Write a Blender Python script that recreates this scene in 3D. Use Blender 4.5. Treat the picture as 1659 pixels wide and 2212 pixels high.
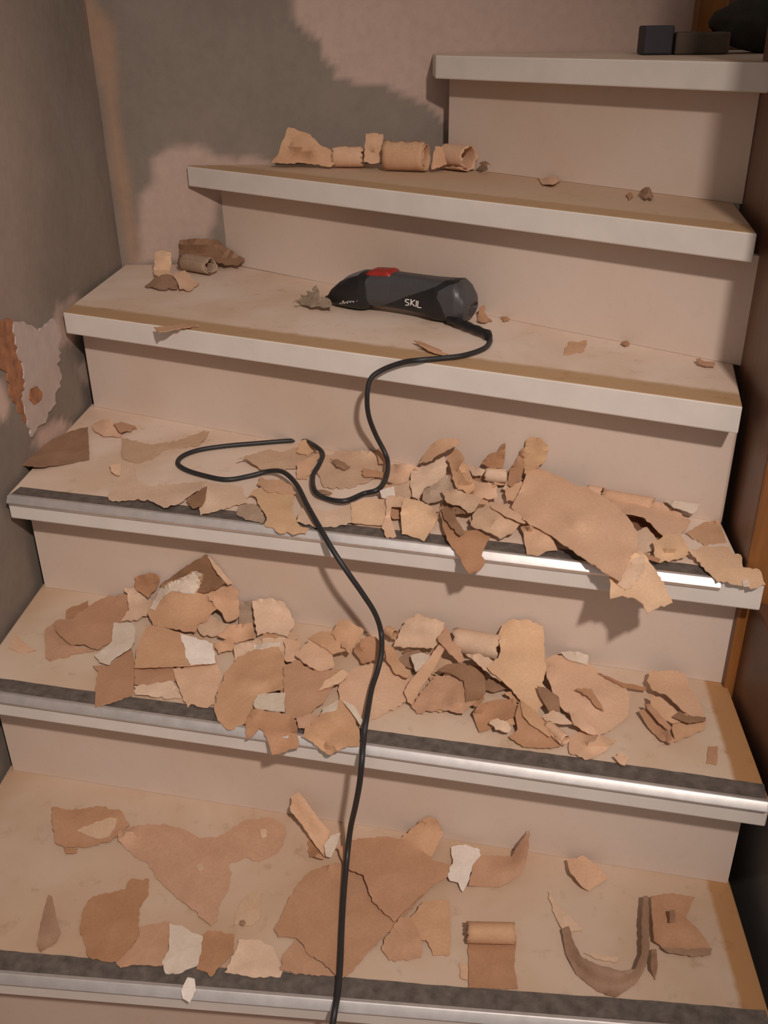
import bpy, bmesh, math, random
from mathutils import Vector, Matrix, noise
from mathutils.geometry import delaunay_2d_cdt

sc = bpy.context.scene
for o in list(bpy.data.objects):
    bpy.data.objects.remove(o)
C = sc.collection

# ------------------------------------------------------------------ camera
W, H = 1659, 2212
FPX, PITCH, ROLL, CAMZ = 2037.35, 0.4807, -0.0126, 1.1952
_c, _s = math.cos(PITCH), math.sin(PITCH)
FWD = Vector((0, _c, -_s)); _up = Vector((0, _s, _c)); _rt = Vector((1, 0, 0))
RIGHT = math.cos(ROLL) * _rt + math.sin(ROLL) * _up
UP = -math.sin(ROLL) * _rt + math.cos(ROLL) * _up
CAM = Vector((0, 0, CAMZ))
cd = bpy.data.cameras.new('camera'); cam = bpy.data.objects.new('camera', cd); C.objects.link(cam)
cd.sensor_fit = 'VERTICAL'; cd.sensor_height = 36.0; cd.lens = FPX / H * 36.0
cd.clip_start = 0.02
M = Matrix.Identity(4)
for i in range(3):
    M[i][0] = RIGHT[i]; M[i][1] = UP[i]; M[i][2] = -FWD[i]; M[i][3] = CAM[i]
cam.matrix_world = M
sc.camera = cam

# ------------------------------------------------------------------ light
world = bpy.data.worlds.new('world'); sc.world = world; world.use_nodes = True
bg = world.node_tree.nodes['Background']
bg.inputs[0].default_value = (1.0, 0.87, 0.79, 1); bg.inputs[1].default_value = 0.30
ld = bpy.data.lights.new('hall_ceiling_lamp', 'SPOT'); ld.energy = 146; ld.spot_size = math.radians(68); ld.spot_blend = 1.0; ld.color = (1.0, 0.85, 0.75)
ld.shadow_soft_size = 0.045
lo = bpy.data.objects.new('hall_ceiling_lamp', ld); lo.location = (0.37, -0.52, 2.07); C.objects.link(lo)
lo.rotation_euler = (Vector((-0.30, 1.22, 0.56)) - Vector(lo.location)).to_track_quat('-Z', 'Y').to_euler()   # hall spotlight turned at the steps
vs = sc.view_settings
vs.view_transform = 'Standard'; vs.look = 'None'; vs.gamma = 1.0; vs.use_curve_mapping = False
vs.exposure = 0.0

# ------------------------------------------------------------------ helpers
def ray(u, v):
    return FWD + RIGHT * ((u - W / 2) / FPX) - UP * ((v - H / 2) / FPX)
def at(u, v, z):
    d = ray(u, v); return CAM + d * ((z - CAMZ) / d.z)
def on_plane(u, v, p0, n):
    d = ray(u, v); return CAM + d * ((p0 - CAM).dot(n) / d.dot(n))
def proj(P):
    w = P - CAM; d = w.dot(FWD)
    return (W / 2 + FPX * w.dot(RIGHT) / d, H / 2 - FPX * w.dot(UP) / d)

def tag(o, label=None, cat=None, group=None, kind=None):
    if label: o['label'] = label
    if cat: o['category'] = cat
    if group: o['group'] = group
    if kind: o['kind'] = kind
    return o
def empty(name, loc):
    o = bpy.data.objects.new(name, None); o.location = loc; o.empty_display_size = 0.05
    C.objects.link(o); return o
def mobj(name, verts, faces, mat, parent=None, smooth=False, origin=None, base=(0, 0, 0)):
    """one mesh object; verts in world space. base = world location of its parent chain"""
    if origin is None:
        n = len(verts); origin = Vector((sum(v[0] for v in verts) / n, sum(v[1] for v in verts) / n, min(v[2] for v in verts)))
    origin = Vector(origin)
    me = bpy.data.meshes.new(name)
    me.from_pydata([tuple(Vector(v) - origin) for v in verts], [], faces)
    me.update()
    if smooth:
        me.polygons.foreach_set('use_smooth', [True] * len(me.polygons))
    if mat: me.materials.append(mat)
    o = bpy.data.objects.new(name, me); C.objects.link(o)
    o.location = origin
    if parent:
        o.parent = parent; o.location = origin - Vector(base)
    return o

def prism(poly, z0, z1):
    """vertical prism on a plan polygon (counter-clockwise or not)"""
    a = sum(poly[i][0] * poly[(i + 1) % len(poly)][1] - poly[(i + 1) % len(poly)][0] * poly[i][1] for i in range(len(poly)))
    if a < 0: poly = poly[::-1]
    n = len(poly)
    vs_ = [(x, y, z0) for x, y in poly] + [(x, y, z1) for x, y in poly]
    fs = [tuple(range(n))[::-1], tuple(range(n, 2 * n))] + [(i, (i + 1) % n, n + (i + 1) % n, n + i) for i in range(n)]
    return vs_, fs
def bevel_obj(o, w, seg=2):
    bm = bmesh.new(); bm.from_mesh(o.data)
    bmesh.ops.bevel(bm, geom=[e for e in bm.edges], offset=w, segments=seg, affect='EDGES', profile=0.5, clamp_overlap=True)
    bm.to_mesh(o.data); bm.free(); o.data.update()
    return o
def pip(x, y, poly):
    c = False; j = len(poly) - 1
    for i in range(len(poly)):
        xi, yi = poly[i][0], poly[i][1]; xj, yj = poly[j][0], poly[j][1]
        if (yi > y) != (yj > y) and x < (xj - xi) * (y - yi) / (yj - yi) + xi: c = not c
        j = i
    return c
def dpoly(x, y, poly):
    best = 1e9
    for i in range(len(poly)):
        ax, ay = poly[i][0], poly[i][1]; bx, by = poly[(i + 1) % len(poly)][0], poly[(i + 1) % len(poly)][1]
        dx, dy = bx - ax, by - ay; L = dx * dx + dy * dy
        t = 0 if L == 0 else max(0, min(1, ((x - ax) * dx + (y - ay) * dy) / L))
        d = math.hypot(x - ax - t * dx, y - ay - t * dy)
        best = min(best, d)
    return best

# ------------------------------------------------------------------ materials
def nmat(name):
    m = bpy.data.materials.new(name); m.use_nodes = True
    nt = m.node_tree; b = nt.nodes['Principled BSDF']
    return m, nt, b
def N(nt, t, **kw):
    n = nt.nodes.new(t)
    for k, v in kw.items(): setattr(n, k, v)
    return n
def noise_tex(nt, scale, detail=4, rough=0.55, coord='Object', dist=0.0):
    tc = N(nt, 'ShaderNodeTexCoord'); n = N(nt, 'ShaderNodeTexNoise')
    n.inputs['Scale'].default_value = scale; n.inputs['Detail'].default_value = detail
    n.inputs['Roughness'].default_value = rough; n.inputs['Distortion'].default_value = dist
    nt.links.new(tc.outputs[coord], n.inputs['Vector']); return n
def ramp(nt, src, stops):
    r = N(nt, 'ShaderNodeValToRGB'); el = r.color_ramp.elements
    while len(el) < len(stops): el.new(0.5)
    for e, (p, c) in zip(el, stops):
        e.position = p; e.color = (c[0], c[1], c[2], 1)
    nt.links.new(src, r.inputs['Fac']); return r
def mix(nt, fac, a, b, mode='MIX'):
    m = N(nt, 'ShaderNodeMix', data_type='RGBA', blend_type=mode)
    for sock, v in ((m.inputs[0], fac), (m.inputs[6], a), (m.inputs[7], b)):
        if isinstance(v, (int, float)): sock.default_value = v
        elif isinstance(v, tuple): sock.default_value = (v[0], v[1], v[2], 1)
        else: nt.links.new(v, sock)
    return m.outputs[2]
def bump(nt, b, h, strength=0.2, dist=0.002):
    bp = N(nt, 'ShaderNodeBump'); bp.inputs['Strength'].default_value = strength; bp.inputs['Distance'].default_value = dist
    nt.links.new(h, bp.inputs['Height']); nt.links.new(bp.outputs['Normal'], b.inputs['Normal'])
def simple(name, col, rough=0.6, metal=0.0, var=0.12, scale=30, bmp=0.15):
    m, nt, b = nmat(name)
    n = noise_tex(nt, scale)
    lo_ = tuple(c * (1 - var) for c in col); hi = tuple(min(1, c * (1 + var)) for c in col)
    r = ramp(nt, n.outputs['Fac'], [(0.3, lo_), (0.7, hi)])
    nt.links.new(r.outputs['Color'], b.inputs['Base Color'])
    b.inputs['Roughness'].default_value = rough; b.inputs['Metallic'].default_value = metal
    if bmp: bump(nt, b, n.outputs['Fac'], bmp, 0.001)
    return m
def scrap_mat(name, col, col2, rough=0.75):
    """torn floor-covering backing: fibrous, blotchy, a little different on every scrap"""
    m, nt, b = nmat(name)
    n1 = noise_tex(nt, 22, 5, 0.6); n2 = noise_tex(nt, 260, 3, 0.6)
    r = ramp(nt, n1.outputs['Fac'], [(0.34, col2), (0.66, col)])
    oi = N(nt, 'ShaderNodeObjectInfo'); hs = N(nt, 'ShaderNodeHueSaturation')
    mr = N(nt, 'ShaderNodeMapRange'); mr.inputs['To Min'].default_value = 0.87; mr.inputs['To Max'].default_value = 1.13
    nt.links.new(oi.outputs['Random'], mr.inputs['Value']); nt.links.new(mr.outputs['Result'], hs.inputs['Value'])
    mr2 = N(nt, 'ShaderNodeMapRange'); mr2.inputs['To Min'].default_value = 1.12; mr2.inputs['To Max'].default_value = 0.92
    nt.links.new(oi.outputs['Random'], mr2.inputs['Value']); nt.links.new(mr2.outputs['Result'], hs.inputs['Saturation'])
    nt.links.new(r.outputs['Color'], hs.inputs['Color'])
    fib = ramp(nt, n2.outputs['Fac'], [(0.3, (0.88, 0.88, 0.88)), (0.7, (1, 1, 1))])
    c = mix(nt, 1.0, hs.outputs['Color'], fib.outputs['Color'], 'MULTIPLY')
    nt.links.new(c, b.inputs['Base Color']); b.inputs['Roughness'].default_value = rough
    bump(nt, b, n2.outputs['Fac'], 0.25, 0.0006)
    return m

MT = {}
MT['tan'] = scrap_mat('scrap_tan', (0.68, 0.435, 0.285), (0.62, 0.385, 0.245))
MT['ochre'] = scrap_mat('scrap_ochre', (0.73, 0.49, 0.31), (0.67, 0.44, 0.275))
MT['rust'] = scrap_mat('scrap_rust', (0.52, 0.30, 0.185), (0.465, 0.26, 0.155))
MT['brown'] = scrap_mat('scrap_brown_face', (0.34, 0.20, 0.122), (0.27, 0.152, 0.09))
MT['pale'] = scrap_mat('scrap_pale', (0.70, 0.505, 0.365), (0.63, 0.44, 0.31))
MT['white'] = scrap_mat('scrap_white_face', (0.74, 0.64, 0.54), (0.67, 0.56, 0.46))
MT['bright'] = scrap_mat('scrap_bright_white_face', (0.90, 0.82, 0.76), (0.86, 0.77, 0.70), 0.5)
MT['grey'] = scrap_mat('scrap_grey', (0.44, 0.315, 0.225), (0.36, 0.25, 0.175))
MT['nosing'] = simple('white_nosing_paint', (0.72, 0.675, 0.635), 0.45, 0, 0.05, 18, 0.05)
MT['alu'] = simple('aluminium', (0.74, 0.72, 0.72), 0.43, 0.75, 0.08, 60, 0.05)
MT['rubber'] = simple('dark_glue_strip', (0.12, 0.10, 0.088), 0.6, 0, 0.35, 70, 0.5)
MT['rubber2'] = MT['rubber']
MT['darkwood'] = simple('dark_stained_wood', (0.10, 0.045, 0.026), 0.4, 0, 0.3, 14, 0.1)
MT['gap'] = simple('dark_gap', (0.05, 0.04, 0.035), 0.9, 0, 0.3, 20, 0.3)

def riser_mat():
    m, nt, b = nmat('riser_paint')
    n1 = noise_tex(nt, 3.2, 3, 0.5); n2 = noise_tex(nt, 70, 4, 0.6)
    r = ramp(nt, n1.outputs['Fac'], [(0.36, (0.62, 0.49, 0.40)), (0.64, (0.675, 0.565, 0.495))])
    sp = ramp(nt, n2.outputs['Fac'], [(0.2, (0.95, 0.94, 0.93)), (0.45, (1, 1, 1))])
    c = mix(nt, 1.0, r.outputs['Color'], sp.outputs['Color'], 'MULTIPLY')
    nt.links.new(c, b.inputs['Base Color']); b.inputs['Roughness'].default_value = 0.55
    bump(nt, b, n2.outputs['Fac'], 0.08, 0.001)
    return m
MT['riser'] = riser_mat()

def tread_mat(name, nf, cf, nr, cr, wf, wr, tan_all, light_tint):
    """cream tread: bare/tan band of width wf along the front, orange bare wood band of width wr along the right end"""
    m, nt, b = nmat(name)
    geo = N(nt, 'ShaderNodeNewGeometry')
    n1 = noise_tex(nt, 5.0, 4, 0.55, 'Object', 0.3); n2 = noise_tex(nt, 45, 5, 0.65)
    base = ramp(nt, n1.outputs['Fac'], [(p_, tuple(c_ * t_ for c_, t_ in zip(q_, light_tint))) for p_, q_ in ((0.38, (0.50, 0.37, 0.27)), (0.50, (0.54, 0.42, 0.325)), (0.64, (0.58, 0.475, 0.39)))])
    col = base.outputs['Color']
    if tan_all:
        col = mix(nt, tan_all, col, (0.56, 0.38, 0.245))
    def band(n, c, w, soft):
        d = N(nt, 'ShaderNodeVectorMath', operation='DOT_PRODUCT'); nt.links.new(geo.outputs['Position'], d.inputs[0])
        d.inputs[1].default_value = (n[0], n[1], 0)
        a = N(nt, 'ShaderNodeMath', operation='ADD'); nt.links.new(d.outputs['Value'], a.inputs[0]); a.inputs[1].default_value = -c
        ns = N(nt, 'ShaderNodeMath', operation='MULTIPLY_ADD'); nt.links.new(n2.outputs['Fac'], ns.inputs[0])
        ns.inputs[1].default_value = soft * 1.6; nt.links.new(a.outputs[0], ns.inputs[2])
        mr = N(nt, 'ShaderNodeMapRange'); nt.links.new(ns.outputs[0], mr.inputs['Value'])
        mr.inputs['From Min'].default_value = w; mr.inputs['From Max'].default_value = w + soft * 1.5
        mr.inputs['To Min'].default_value = 1; mr.inputs['To Max'].default_value = 0
        return mr.outputs['Result']
    if wf: col = mix(nt, band(nf, cf, wf, 0.008), col, (0.47, 0.30, 0.165))
    if wr: col = mix(nt, band(nr, cr, wr, 0.004), col, (0.43, 0.23, 0.10))
    sp = ramp(nt, n2.outputs['Fac'], [(0.24, (0.80, 0.76, 0.70)), (0.42, (1, 1, 1))])
    col = mix(nt, 1.0, col, sp.outputs['Color'], 'MULTIPLY')
    nt.links.new(col, b.inputs['Base Color']); b.inputs['Roughness'].default_value = 0.6
    bump(nt, b, n2.outputs['Fac'], 0.12, 0.001)
    return m

def wall_mat(name, base0, base1, pale, tan):
    m, nt, b = nmat(name)
    n1 = noise_tex(nt, 4, 5, 0.6); n2 = noise_tex(nt, 60, 4, 0.6)
    r = ramp(nt, n1.outputs['Fac'], [(0.35, base0), (0.65, base1)])
    a1 = N(nt, 'ShaderNodeAttribute', attribute_name='pale'); a2 = N(nt, 'ShaderNodeAttribute', attribute_name='tan')
    c = mix(nt, a1.outputs['Fac'], r.outputs['Color'], pale)
    c = mix(nt, a2.outputs['Fac'], c, tan)
    sp = ramp(nt, n2.outputs['Fac'], [(0.25, (0.9, 0.9, 0.9)), (0.6, (1, 1, 1))])
    c = mix(nt, 1.0, c, sp.outputs['Color'], 'MULTIPLY')
    nt.links.new(c, b.inputs['Base Color']); b.inputs['Roughness'].default_value = 0.9
    bump(nt, b, n1.outputs['Fac'], 0.35, 0.01)
    return m
def wood_mat(name, c0, c1, rough=0.35):
    m, nt, b = nmat(name)
    tc = N(nt, 'ShaderNodeTexCoord'); mp = N(nt, 'ShaderNodeMapping'); mp.inputs['Scale'].default_value = (18, 18, 1.6)
    nt.links.new(tc.outputs['Object'], mp.inputs['Vector'])
    n = N(nt, 'ShaderNodeTexNoise'); n.inputs['Scale'].default_value = 3.0; n.inputs['Detail'].default_value = 6
    nt.links.new(mp.outputs['Vector'], n.inputs['Vector'])
    r = ramp(nt, n.outputs['Fac'], [(0.35, c0), (0.65, c1)])
    nt.links.new(r.outputs['Color'], b.inputs['Base Color']); b.inputs['Roughness'].default_value = rough
    bump(nt, b, n.outputs['Fac'], 0.1, 0.001)
    return m
MT['orangewood'] = wood_mat('orange_varnished_wood', (0.20, 0.075, 0.020), (0.30, 0.125, 0.035), 0.3)
MT['postwood'] = wood_mat('brown_varnished_wood', (0.13, 0.062, 0.036), (0.19, 0.088, 0.048), 0.4)

# ------------------------------------------------------------------ the stairs in plan
RH, TH, OV = 0.19, 0.0375, 0.048           # rise, tread thickness, nosing overhang
LINE = {1: (0.699, -0.1008), 2: (0.9162, -0.2253), 3: (1.1149, -0.2674), 4: (1.3253, -0.4804),
        5: (1.616, -0.826), 6: (1.934, -1.08)}
def ny(k, x): a, b = LINE[k]; return a + b * x          # nosing front edge
def ry(k, x): a, b = LINE[k]; return a + OV * math.sqrt(1 + b * b) + b * x   # riser face
def wall_lx(y): return -0.600 + 0.068 * (y - 0.9)
def wall_by(x): return 1.938 - 0.02 * (x + 0.35)
def nvec(k):
    b = LINE[k][1]; l = math.sqrt(1 + b * b); return (-b / l, 1 / l)
def dfront(k, x, y):
    n = nvec(k); return (y - ny(k, x)) * n[1]

def lx(y): return wall_lx(y) + 0.010
def left_on(k):
    x = -0.57
    for _ in range(20): x = lx(ny(k, x))
    return (x, ny(k, x))
PLAN = {}
PLAN[1] = [left_on(1), (0.428, ny(1, 0.428)), (0.447, ry(2, 0.447) + .012), (lx(ry(2, -.57)), ry(2, -0.57) + .012)]
PLAN[2] = [left_on(2), (0.447, ny(2, 0.447)), (0.470, ry(3, 0.470) + .012), (lx(ry(3, -.56)), ry(3, -0.56) + .012)]
PLAN[3] = [left_on(3), (0.470, ny(3, 0.470)), (0.470, 1.024), (0.4565, 1.028), (0.470, ry(4, 0.47) + .012), (lx(ry(4, -.54)), ry(4, -0.54) + .012)]
PLAN[4] = [left_on(4), (0.452, ny(4, 0.452)), (0.497, ry(5, 0.497) + .012), (-0.345, ry(5, -0.345) + .0), (-0.36, wall_by(-.36) - .004), (lx(1.93), wall_by(-.52) - .004)]
PLAN[5] = [(-0.372, ny(5, -0.372)), (0.478, ny(5, 0.478)), (0.524, ry(6, 0.524) + .012), (0.16, wall_by(.16) - .004), (-0.372, wall_by(-.37) - .003)]
PLAN[6] = [(0.100, ny(6, 0.100)), (0.520, ny(6, 0.520)), (0.5355, 1.463), (1.05, 1.463), (1.05, wall_by(1.05) - .004), (0.100, wall_by(.1) - .004)]
RLINE = {1: ((0.428, 0.656), (0.447, 0.868)), 2: ((0.447, 0.8155), (0.4725, 1.03)), 3: ((0.4565, 0.98), (0.4687, 1.17)),
         4: ((0.452, 1.108), (0.497, 1.29)), 5: ((0.478, 1.22), (0.524, 1.40)), 6: ((0.56, 1.33), (0.7, 1.42))}

stairs = empty('staircase', (0, 1.2, 0))
tag(stairs, 'winding staircase with cream risers and thick white tread edges', 'staircase')
SB = (0, 1.2, 0)
for k in range(1, 7):
    z = k * RH
    n = nvec(k); (x0, y0), (x1, y1) = RLINE[k]
    L = math.hypot(x1 - x0, y1 - y0); nr = (-(y1 - y0) / L, (x1 - x0) / L)
    cf = n[0] * 0 + n[1] * ny(k, 0); cr = nr[0] * x0 + nr[1] * y0
    wf = {4: 0.047, 5: 0.05, 6: 0}.get(k, 0.0)
    wr = {1: 0.03, 2: 0.034}.get(k, 0.0)
    tm = tread_mat('tread_top_%d' % k, n, cf, nr, cr, wf, wr, {5: 0.75}.get(k, 0.0), {1: (1.03, 0.96, 0.90), 4: (1.32, 1.32, 1.36), 3: (1.36, 1.36, 1.40), 2: (1.14, 1.10, 1.05)}.get(k, (1.1, 1.1, 1.1)))  # tread colour carries light falloff: middle steps lightened, lowest kept darker
    v, f = prism(PLAN[k], z - TH, z)
    t = mobj('tread', v, f, tm, stairs, base=SB)
    t.data.materials.append(MT['nosing'])
    bevel_obj(t, 0.0022, 2)
    for p in t.data.polygons:                       # vertical faces are painted white
        if abs(p.normal.z) < 0.7: p.material_index = 1
    tb = Vector(SB) + t.location
    (ax, ay), (bx, by) = PLAN[k][0], PLAN[k][1]
    d = Vector((bx - ax, by - ay, 0)).normalized(); fwd = Vector((-n[0], -n[1], 0))
    if k <= 3:
        A = Vector((ax, ay, z)) + d * 0.004; B = Vector((bx, by, z)) - d * (0.004 if k != 3 else 0.052)
        # glue strip left behind by the old profile, ragged back edge
        rnd = random.Random(k); nseg = 90; vs_, fs = [], []
        for i in range(nseg + 1):
            p = A.lerp(B, i / nseg)
            wd = 0.031 + 0.0007 * math.sin(i * 0.17 + k) + rnd.uniform(-.0005, .0005)
            for dd, zz in ((-0.004, 0.0002), (-0.004, 0.0012), (-wd, 0.0012), (-wd - .0004, 0.0002)):
                q = p + fwd * dd; vs_.append((q.x, q.y, z + zz))
        for i in range(nseg):
            for j in range(3):
                a = i * 4 + j; fs.append((a, a + 4, a + 5, a + 1))
        mobj('glue_strip', vs_, fs, MT['rubber'], t, base=tb)['label'] = 'dark grey glue strip along the tread edge'
        # aluminium stair profile
        sec = [(-0.0045, 0.0004), (-0.0042, 0.0022), (0.0, 0.0027), (0.0012, 0.0022), (0.0078, -0.0055), (0.0082, -0.0065), (0.0078, -0.0075), (0.0024, -0.0135), (0.0004, -0.0138)]
        vs_, fs = [], []
        ns = 40
        for i in range(ns + 1):
            p = A.lerp(B, i / ns)
            for (dd, zz) in sec:
                q = p + fwd * dd; vs_.append((q.x, q.y, z + zz))
        m_ = len(sec)
        for i in range(ns):
            for j in range(m_ - 1):
                a = i * m_ + j; fs.append((a, a + 1, a + m_ + 1, a + m_))
        fs.append(tuple(range(m_))); fs.append(tuple(range(ns * m_, ns * m_ + m_))[::-1])
        o = mobj('edge_profile', vs_, fs, MT['alu'], t, base=tb, smooth=True); o.data.set_sharp_from_angle(angle=math.radians(22)); o['label'] = 'shiny aluminium edge profile'
# risers
REND = {1: (-0.585, 0.435), 2: (-0.568, 0.4426), 3: (-0.555, 0.4725), 4: (-0.531, 0.4690), 5: (-0.345, 0.502), 6: (0.128, 0.5305)}
for k in range(1, 7):
    xa, xb = REND[k]; n = nvec(k)
    A = (xa, ry(k, xa)); B = (xb, ry(k, xb)); th = 0.010
    poly = [A, B, (B[0] + n[0] * th, B[1] + n[1] * th), (A[0] + n[0] * th, A[1] + n[1] * th)]
    v, f = prism(poly, (k - 1) * RH + 0.0004 if k > 1 else 0.0, k * RH - TH - .0004)
    mobj('riser', v, f, MT['riser'], stairs, base=SB)

# ------------------------------------------------------------------ walls
def face_x(y): return 0.4605 + 0.178 * (y - 1.03)
def wall_grid(name, p0, p1, z0, z1, step, thick, mat, paint):
    """a thick wall whose front is a fine grid carrying the 'pale' and 'tan' plaster masks"""
    p0 = Vector((p0[0], p0[1], 0)); p1 = Vector((p1[0], p1[1], 0)); L = (p1 - p0).length
    nx = int(L / step); nz = int((z1 - z0) / step)
    d = (p1 - p0) / nx; nb = Vector((-(p1 - p0).y, (p1 - p0).x, 0)).normalized() * thick
    vs_, fs, pa, ta = [], [], [], []
    for j in range(nz + 1):
        for i in range(nx + 1):
            P = p0 + d * i + Vector((0, 0, z0 + (z1 - z0) * j / nz))
            w = noise.noise(P * 7) * 0.0022 + noise.noise(P * 19 + Vector((3, 1, 7))) * 0.0008
            a, b = paint(*proj(P), P); pa.append(a); ta.append(b)
            P = P + nb.normalized() * (w - 0.001)
            vs_.append(tuple(P))
    q = nx + 1
    for j in range(nz):
        for i in range(nx):
            a = j * q + i; fs.append((a, a + 1, a + q + 1, a + q))
    nv = len(vs_)
    for P in (p0, p1):
        for z in (z0, z1):
            vs_.append(tuple(P + nb + Vector((0, 0, z)))); pa.append(0); ta.append(0)
    b00, b01, b10, b11 = nv, nv + 1, nv + 2, nv + 3
    fs.append((b10, b00, b01, b11))
    fs.append(tuple([b00] + [j * q for j in range(nz + 1)] + [b01])); fs.append(tuple([b11] + [j * q + nx for j in range(nz, -1, -1)] + [b10]))
    fs.append(tuple([b01] + [nz * q + i for i in range(nx + 1)] + [b11])); fs.append(tuple([b10] + [i for i in range(nx, -1, -1)] + [b00]))
    o = mobj(name, vs_, fs, mat, origin=(p0 + p1) / 2 + Vector((0, 0, z0)), smooth=False)
    for nm, arr in (('pale', pa), ('tan', ta)):
        at_ = o.data.attributes.new(nm, 'FLOAT', 'POINT'); at_.data.foreach_set('value', arr)
    return o
def ss(x): x = max(0, min(1, x)); return x * x * (3 - 2 * x)
def region(u, v, poly, soft, ragged, P, sc_=9.0):
    if min(p[0] for p in poly) - 80 > u or max(p[0] for p in poly) + 80 < u or min(p[1] for p in poly) - 80 > v or max(p[1] for p in poly) + 80 < v: return 0.0
    d = dpoly(u, v, poly); d = d if pip(u, v, poly) else -d
    d += ragged * (noise.noise(P * sc_) + 0.5 * noise.noise(P * sc_ * 2.7))
    return ss(0.5 + d / (2 * soft))
PALE_B = [(640, -900), (635, 40), (660, 70), (690, 95), (700, 130), (725, 145), (720, 170), (760, 175), (830, 185), (880, 215), (925, 235), (985, 300), (1400, 300), (2600, 300), (2600, -900)]
PALE_B2 = [(330, 345), (360, 320), (420, 312), (480, 335), (560, 345), (600, 365), (460, 430), (450, 560), (300, 570), (295, 420), (335, 390)]
TAN_B = [(205, -900), (205, 0), (245, 60), (255, 200), (262, 300), (280, 380), (295, 470), (305, 570), (275, 575), (240, 330), (215, 180), (180, 60), (175, -900)]
def paint_back(u, v, P):
    a = max(0.75 * region(u, v, PALE_B, 6, 14, P), 0.7 * region(u, v, PALE_B2, 12, 14, P, 14))
    return a, 0.75 * region(u, v, TAN_B, 14, 10, P)
PALE_L = [(160, 640), (185, 655), (200, 690), (170, 720), (120, 760), (115, 700), (125, 660)]
PALE_L2 = [(165, 790), (190, 775), (205, 800), (205, 840), (180, 825)]
PALE_L3 = [(80, 930), (110, 910), (150, 915), (170, 935), (100, 980), (70, 960)]
LIT_L4 = [(-60, -900), (40, -900), (60, 0), (95, 250), (80, 500), (60, 690), (-60, 700)]  # lamplight on the far left of the wall, painted as paler colour
PALE_L5 = [(-40, 800), (8, 830), (20, 870), (10, 905), (-40, 905)]
TAN_L = [(178, -900), (180, 0), (210, 120), (235, 280), (262, 420), (285, 560), (300, 575), (320, -900)]
def paint_left(u, v, P):
    a = max(0.8 * region(u, v, PALE_L, 10, 10, P, 20), 0.9 * region(u, v, PALE_L2, 8, 8, P, 20), region(u, v, PALE_L3, 8, 10, P, 20),
            0.22 * region(u, v, LIT_L4, 55, 25, P, 5), region(u, v, PALE_L5, 8, 8, P, 20))
    return a, 0.8 * region(u, v, TAN_L, 12, 8, P)
wm = wall_mat('grey_scraped_plaster', (0.215, 0.177, 0.148), (0.265, 0.22, 0.187), (0.60, 0.44, 0.375), (0.40, 0.25, 0.165))
wl = wall_grid('wall_left', (wall_lx(0.1), 0.1), (wall_lx(1.965), 1.965), 0.0, 2.0, 0.011, 0.10, wm, paint_left)
tag(wl, 'scraped grey plaster side wall left of the stairs', 'wall', kind='structure')
wb = wall_grid('wall_back', (-0.5285, wall_by(-.5285)), (1.3, wall_by(1.3)), 0.0, 2.0, 0.011, 0.10, wm, paint_back)
tag(wb, 'grey and pinkish scraped plaster wall behind the upper steps', 'wall', kind='structure')

# torn plaster on the left wall: a thick flake of white skim coat and the bare brick beside it
WLN = Vector((1, -0.068, 0)).normalized(); WLP = Vector((wall_lx(1.0), 1.0, 0))
def torn_outline(pts, step, rough, rnd):
    out = []
    for i in range(len(pts)):
        a = pts[i]; b = pts[(i + 1) % len(pts)]
        L = math.hypot(b[0] - a[0], b[1] - a[1]); n = max(1, int(round(L / step)))
        ha = a[2] if len(a) > 2 else 0.0; hb = b[2] if len(b) > 2 else 0.0
        for j in range(n):
            t = j / n; r = rnd.gauss(0, rough) if j else 0
            r = max(-2.2 * rough, min(2.2 * rough, r))
            nx, ny_ = (-(b[1] - a[1]) / (L + 1e-9), (b[0] - a[0]) / (L + 1e-9))
            out.append((a[0] + (b[0] - a[0]) * t + nx * r, a[1] + (b[1] - a[1]) * t + ny_ * r, ha + (hb - ha) * t))
    return out
def wall_flake(name, pts, off, mat, parent, label, rough=2.0):
    rnd = random.Random(name + label)
    o2 = torn_outline(pts, 8, rough, rnd)
    base = [on_plane(u, v, WLP, WLN) for u, v, _ in o2]
    n = len(base)
    vs_ = [tuple(p + WLN * (-0.003)) for p in base] + [tuple(p + WLN * off) for p in base]
    area = sum(o2[i][0] * o2[(i + 1) % n][1] - o2[(i + 1) % n][0] * o2[i][1] for i in range(n))
    idx = list(range(n)) if area < 0 else list(range(n))[::-1]
    fs = [tuple(i + n for i in idx)] + [(idx[i], idx[(i + 1) % n], idx[(i + 1) % n] + n, idx[i] + n) for i in range(n)]
    o = mobj(name, vs_, fs, mat, parent, base=parent.location)
    o['label'] = label
    return o
MT['skim'] = simple('white_skim_coat', (0.50, 0.41, 0.37), 0.9, 0, 0.08, 40, 0.4)
MT['brick'] = simple('bare_orange_brick', (0.34, 0.15, 0.075), 0.95, 0, 0.35, 45, 0.7)
wall_flake('bare_brick', [(-30, 700), (22, 690), (40, 720), (45, 790), (52, 850), (66, 925), (45, 905), (22, 860), (5, 800), (-30, 760)], 0.0025, MT['brick'], wl, 'bare orange brick in torn plaster', 3)
wall_flake('skim_coat', [(24, 700), (45, 694), (62, 702), (80, 716), (96, 700), (110, 688), (124, 720), (122, 770), (126, 835), (114, 850), (116, 872), (98, 892), (96, 905), (64, 944), (52, 900), (42, 862), (50, 842), (46, 800), (34, 770), (28, 735)], 0.0045, MT['skim'], wl, 'torn white skim coat', 2.5)
wall_flake('bare_brick', [(58, 842), (72, 834), (84, 848), (82, 862), (66, 874), (56, 862)], 0.0062, MT['brick'], wl, 'brick spot in the skim coat', 1.5)

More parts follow.
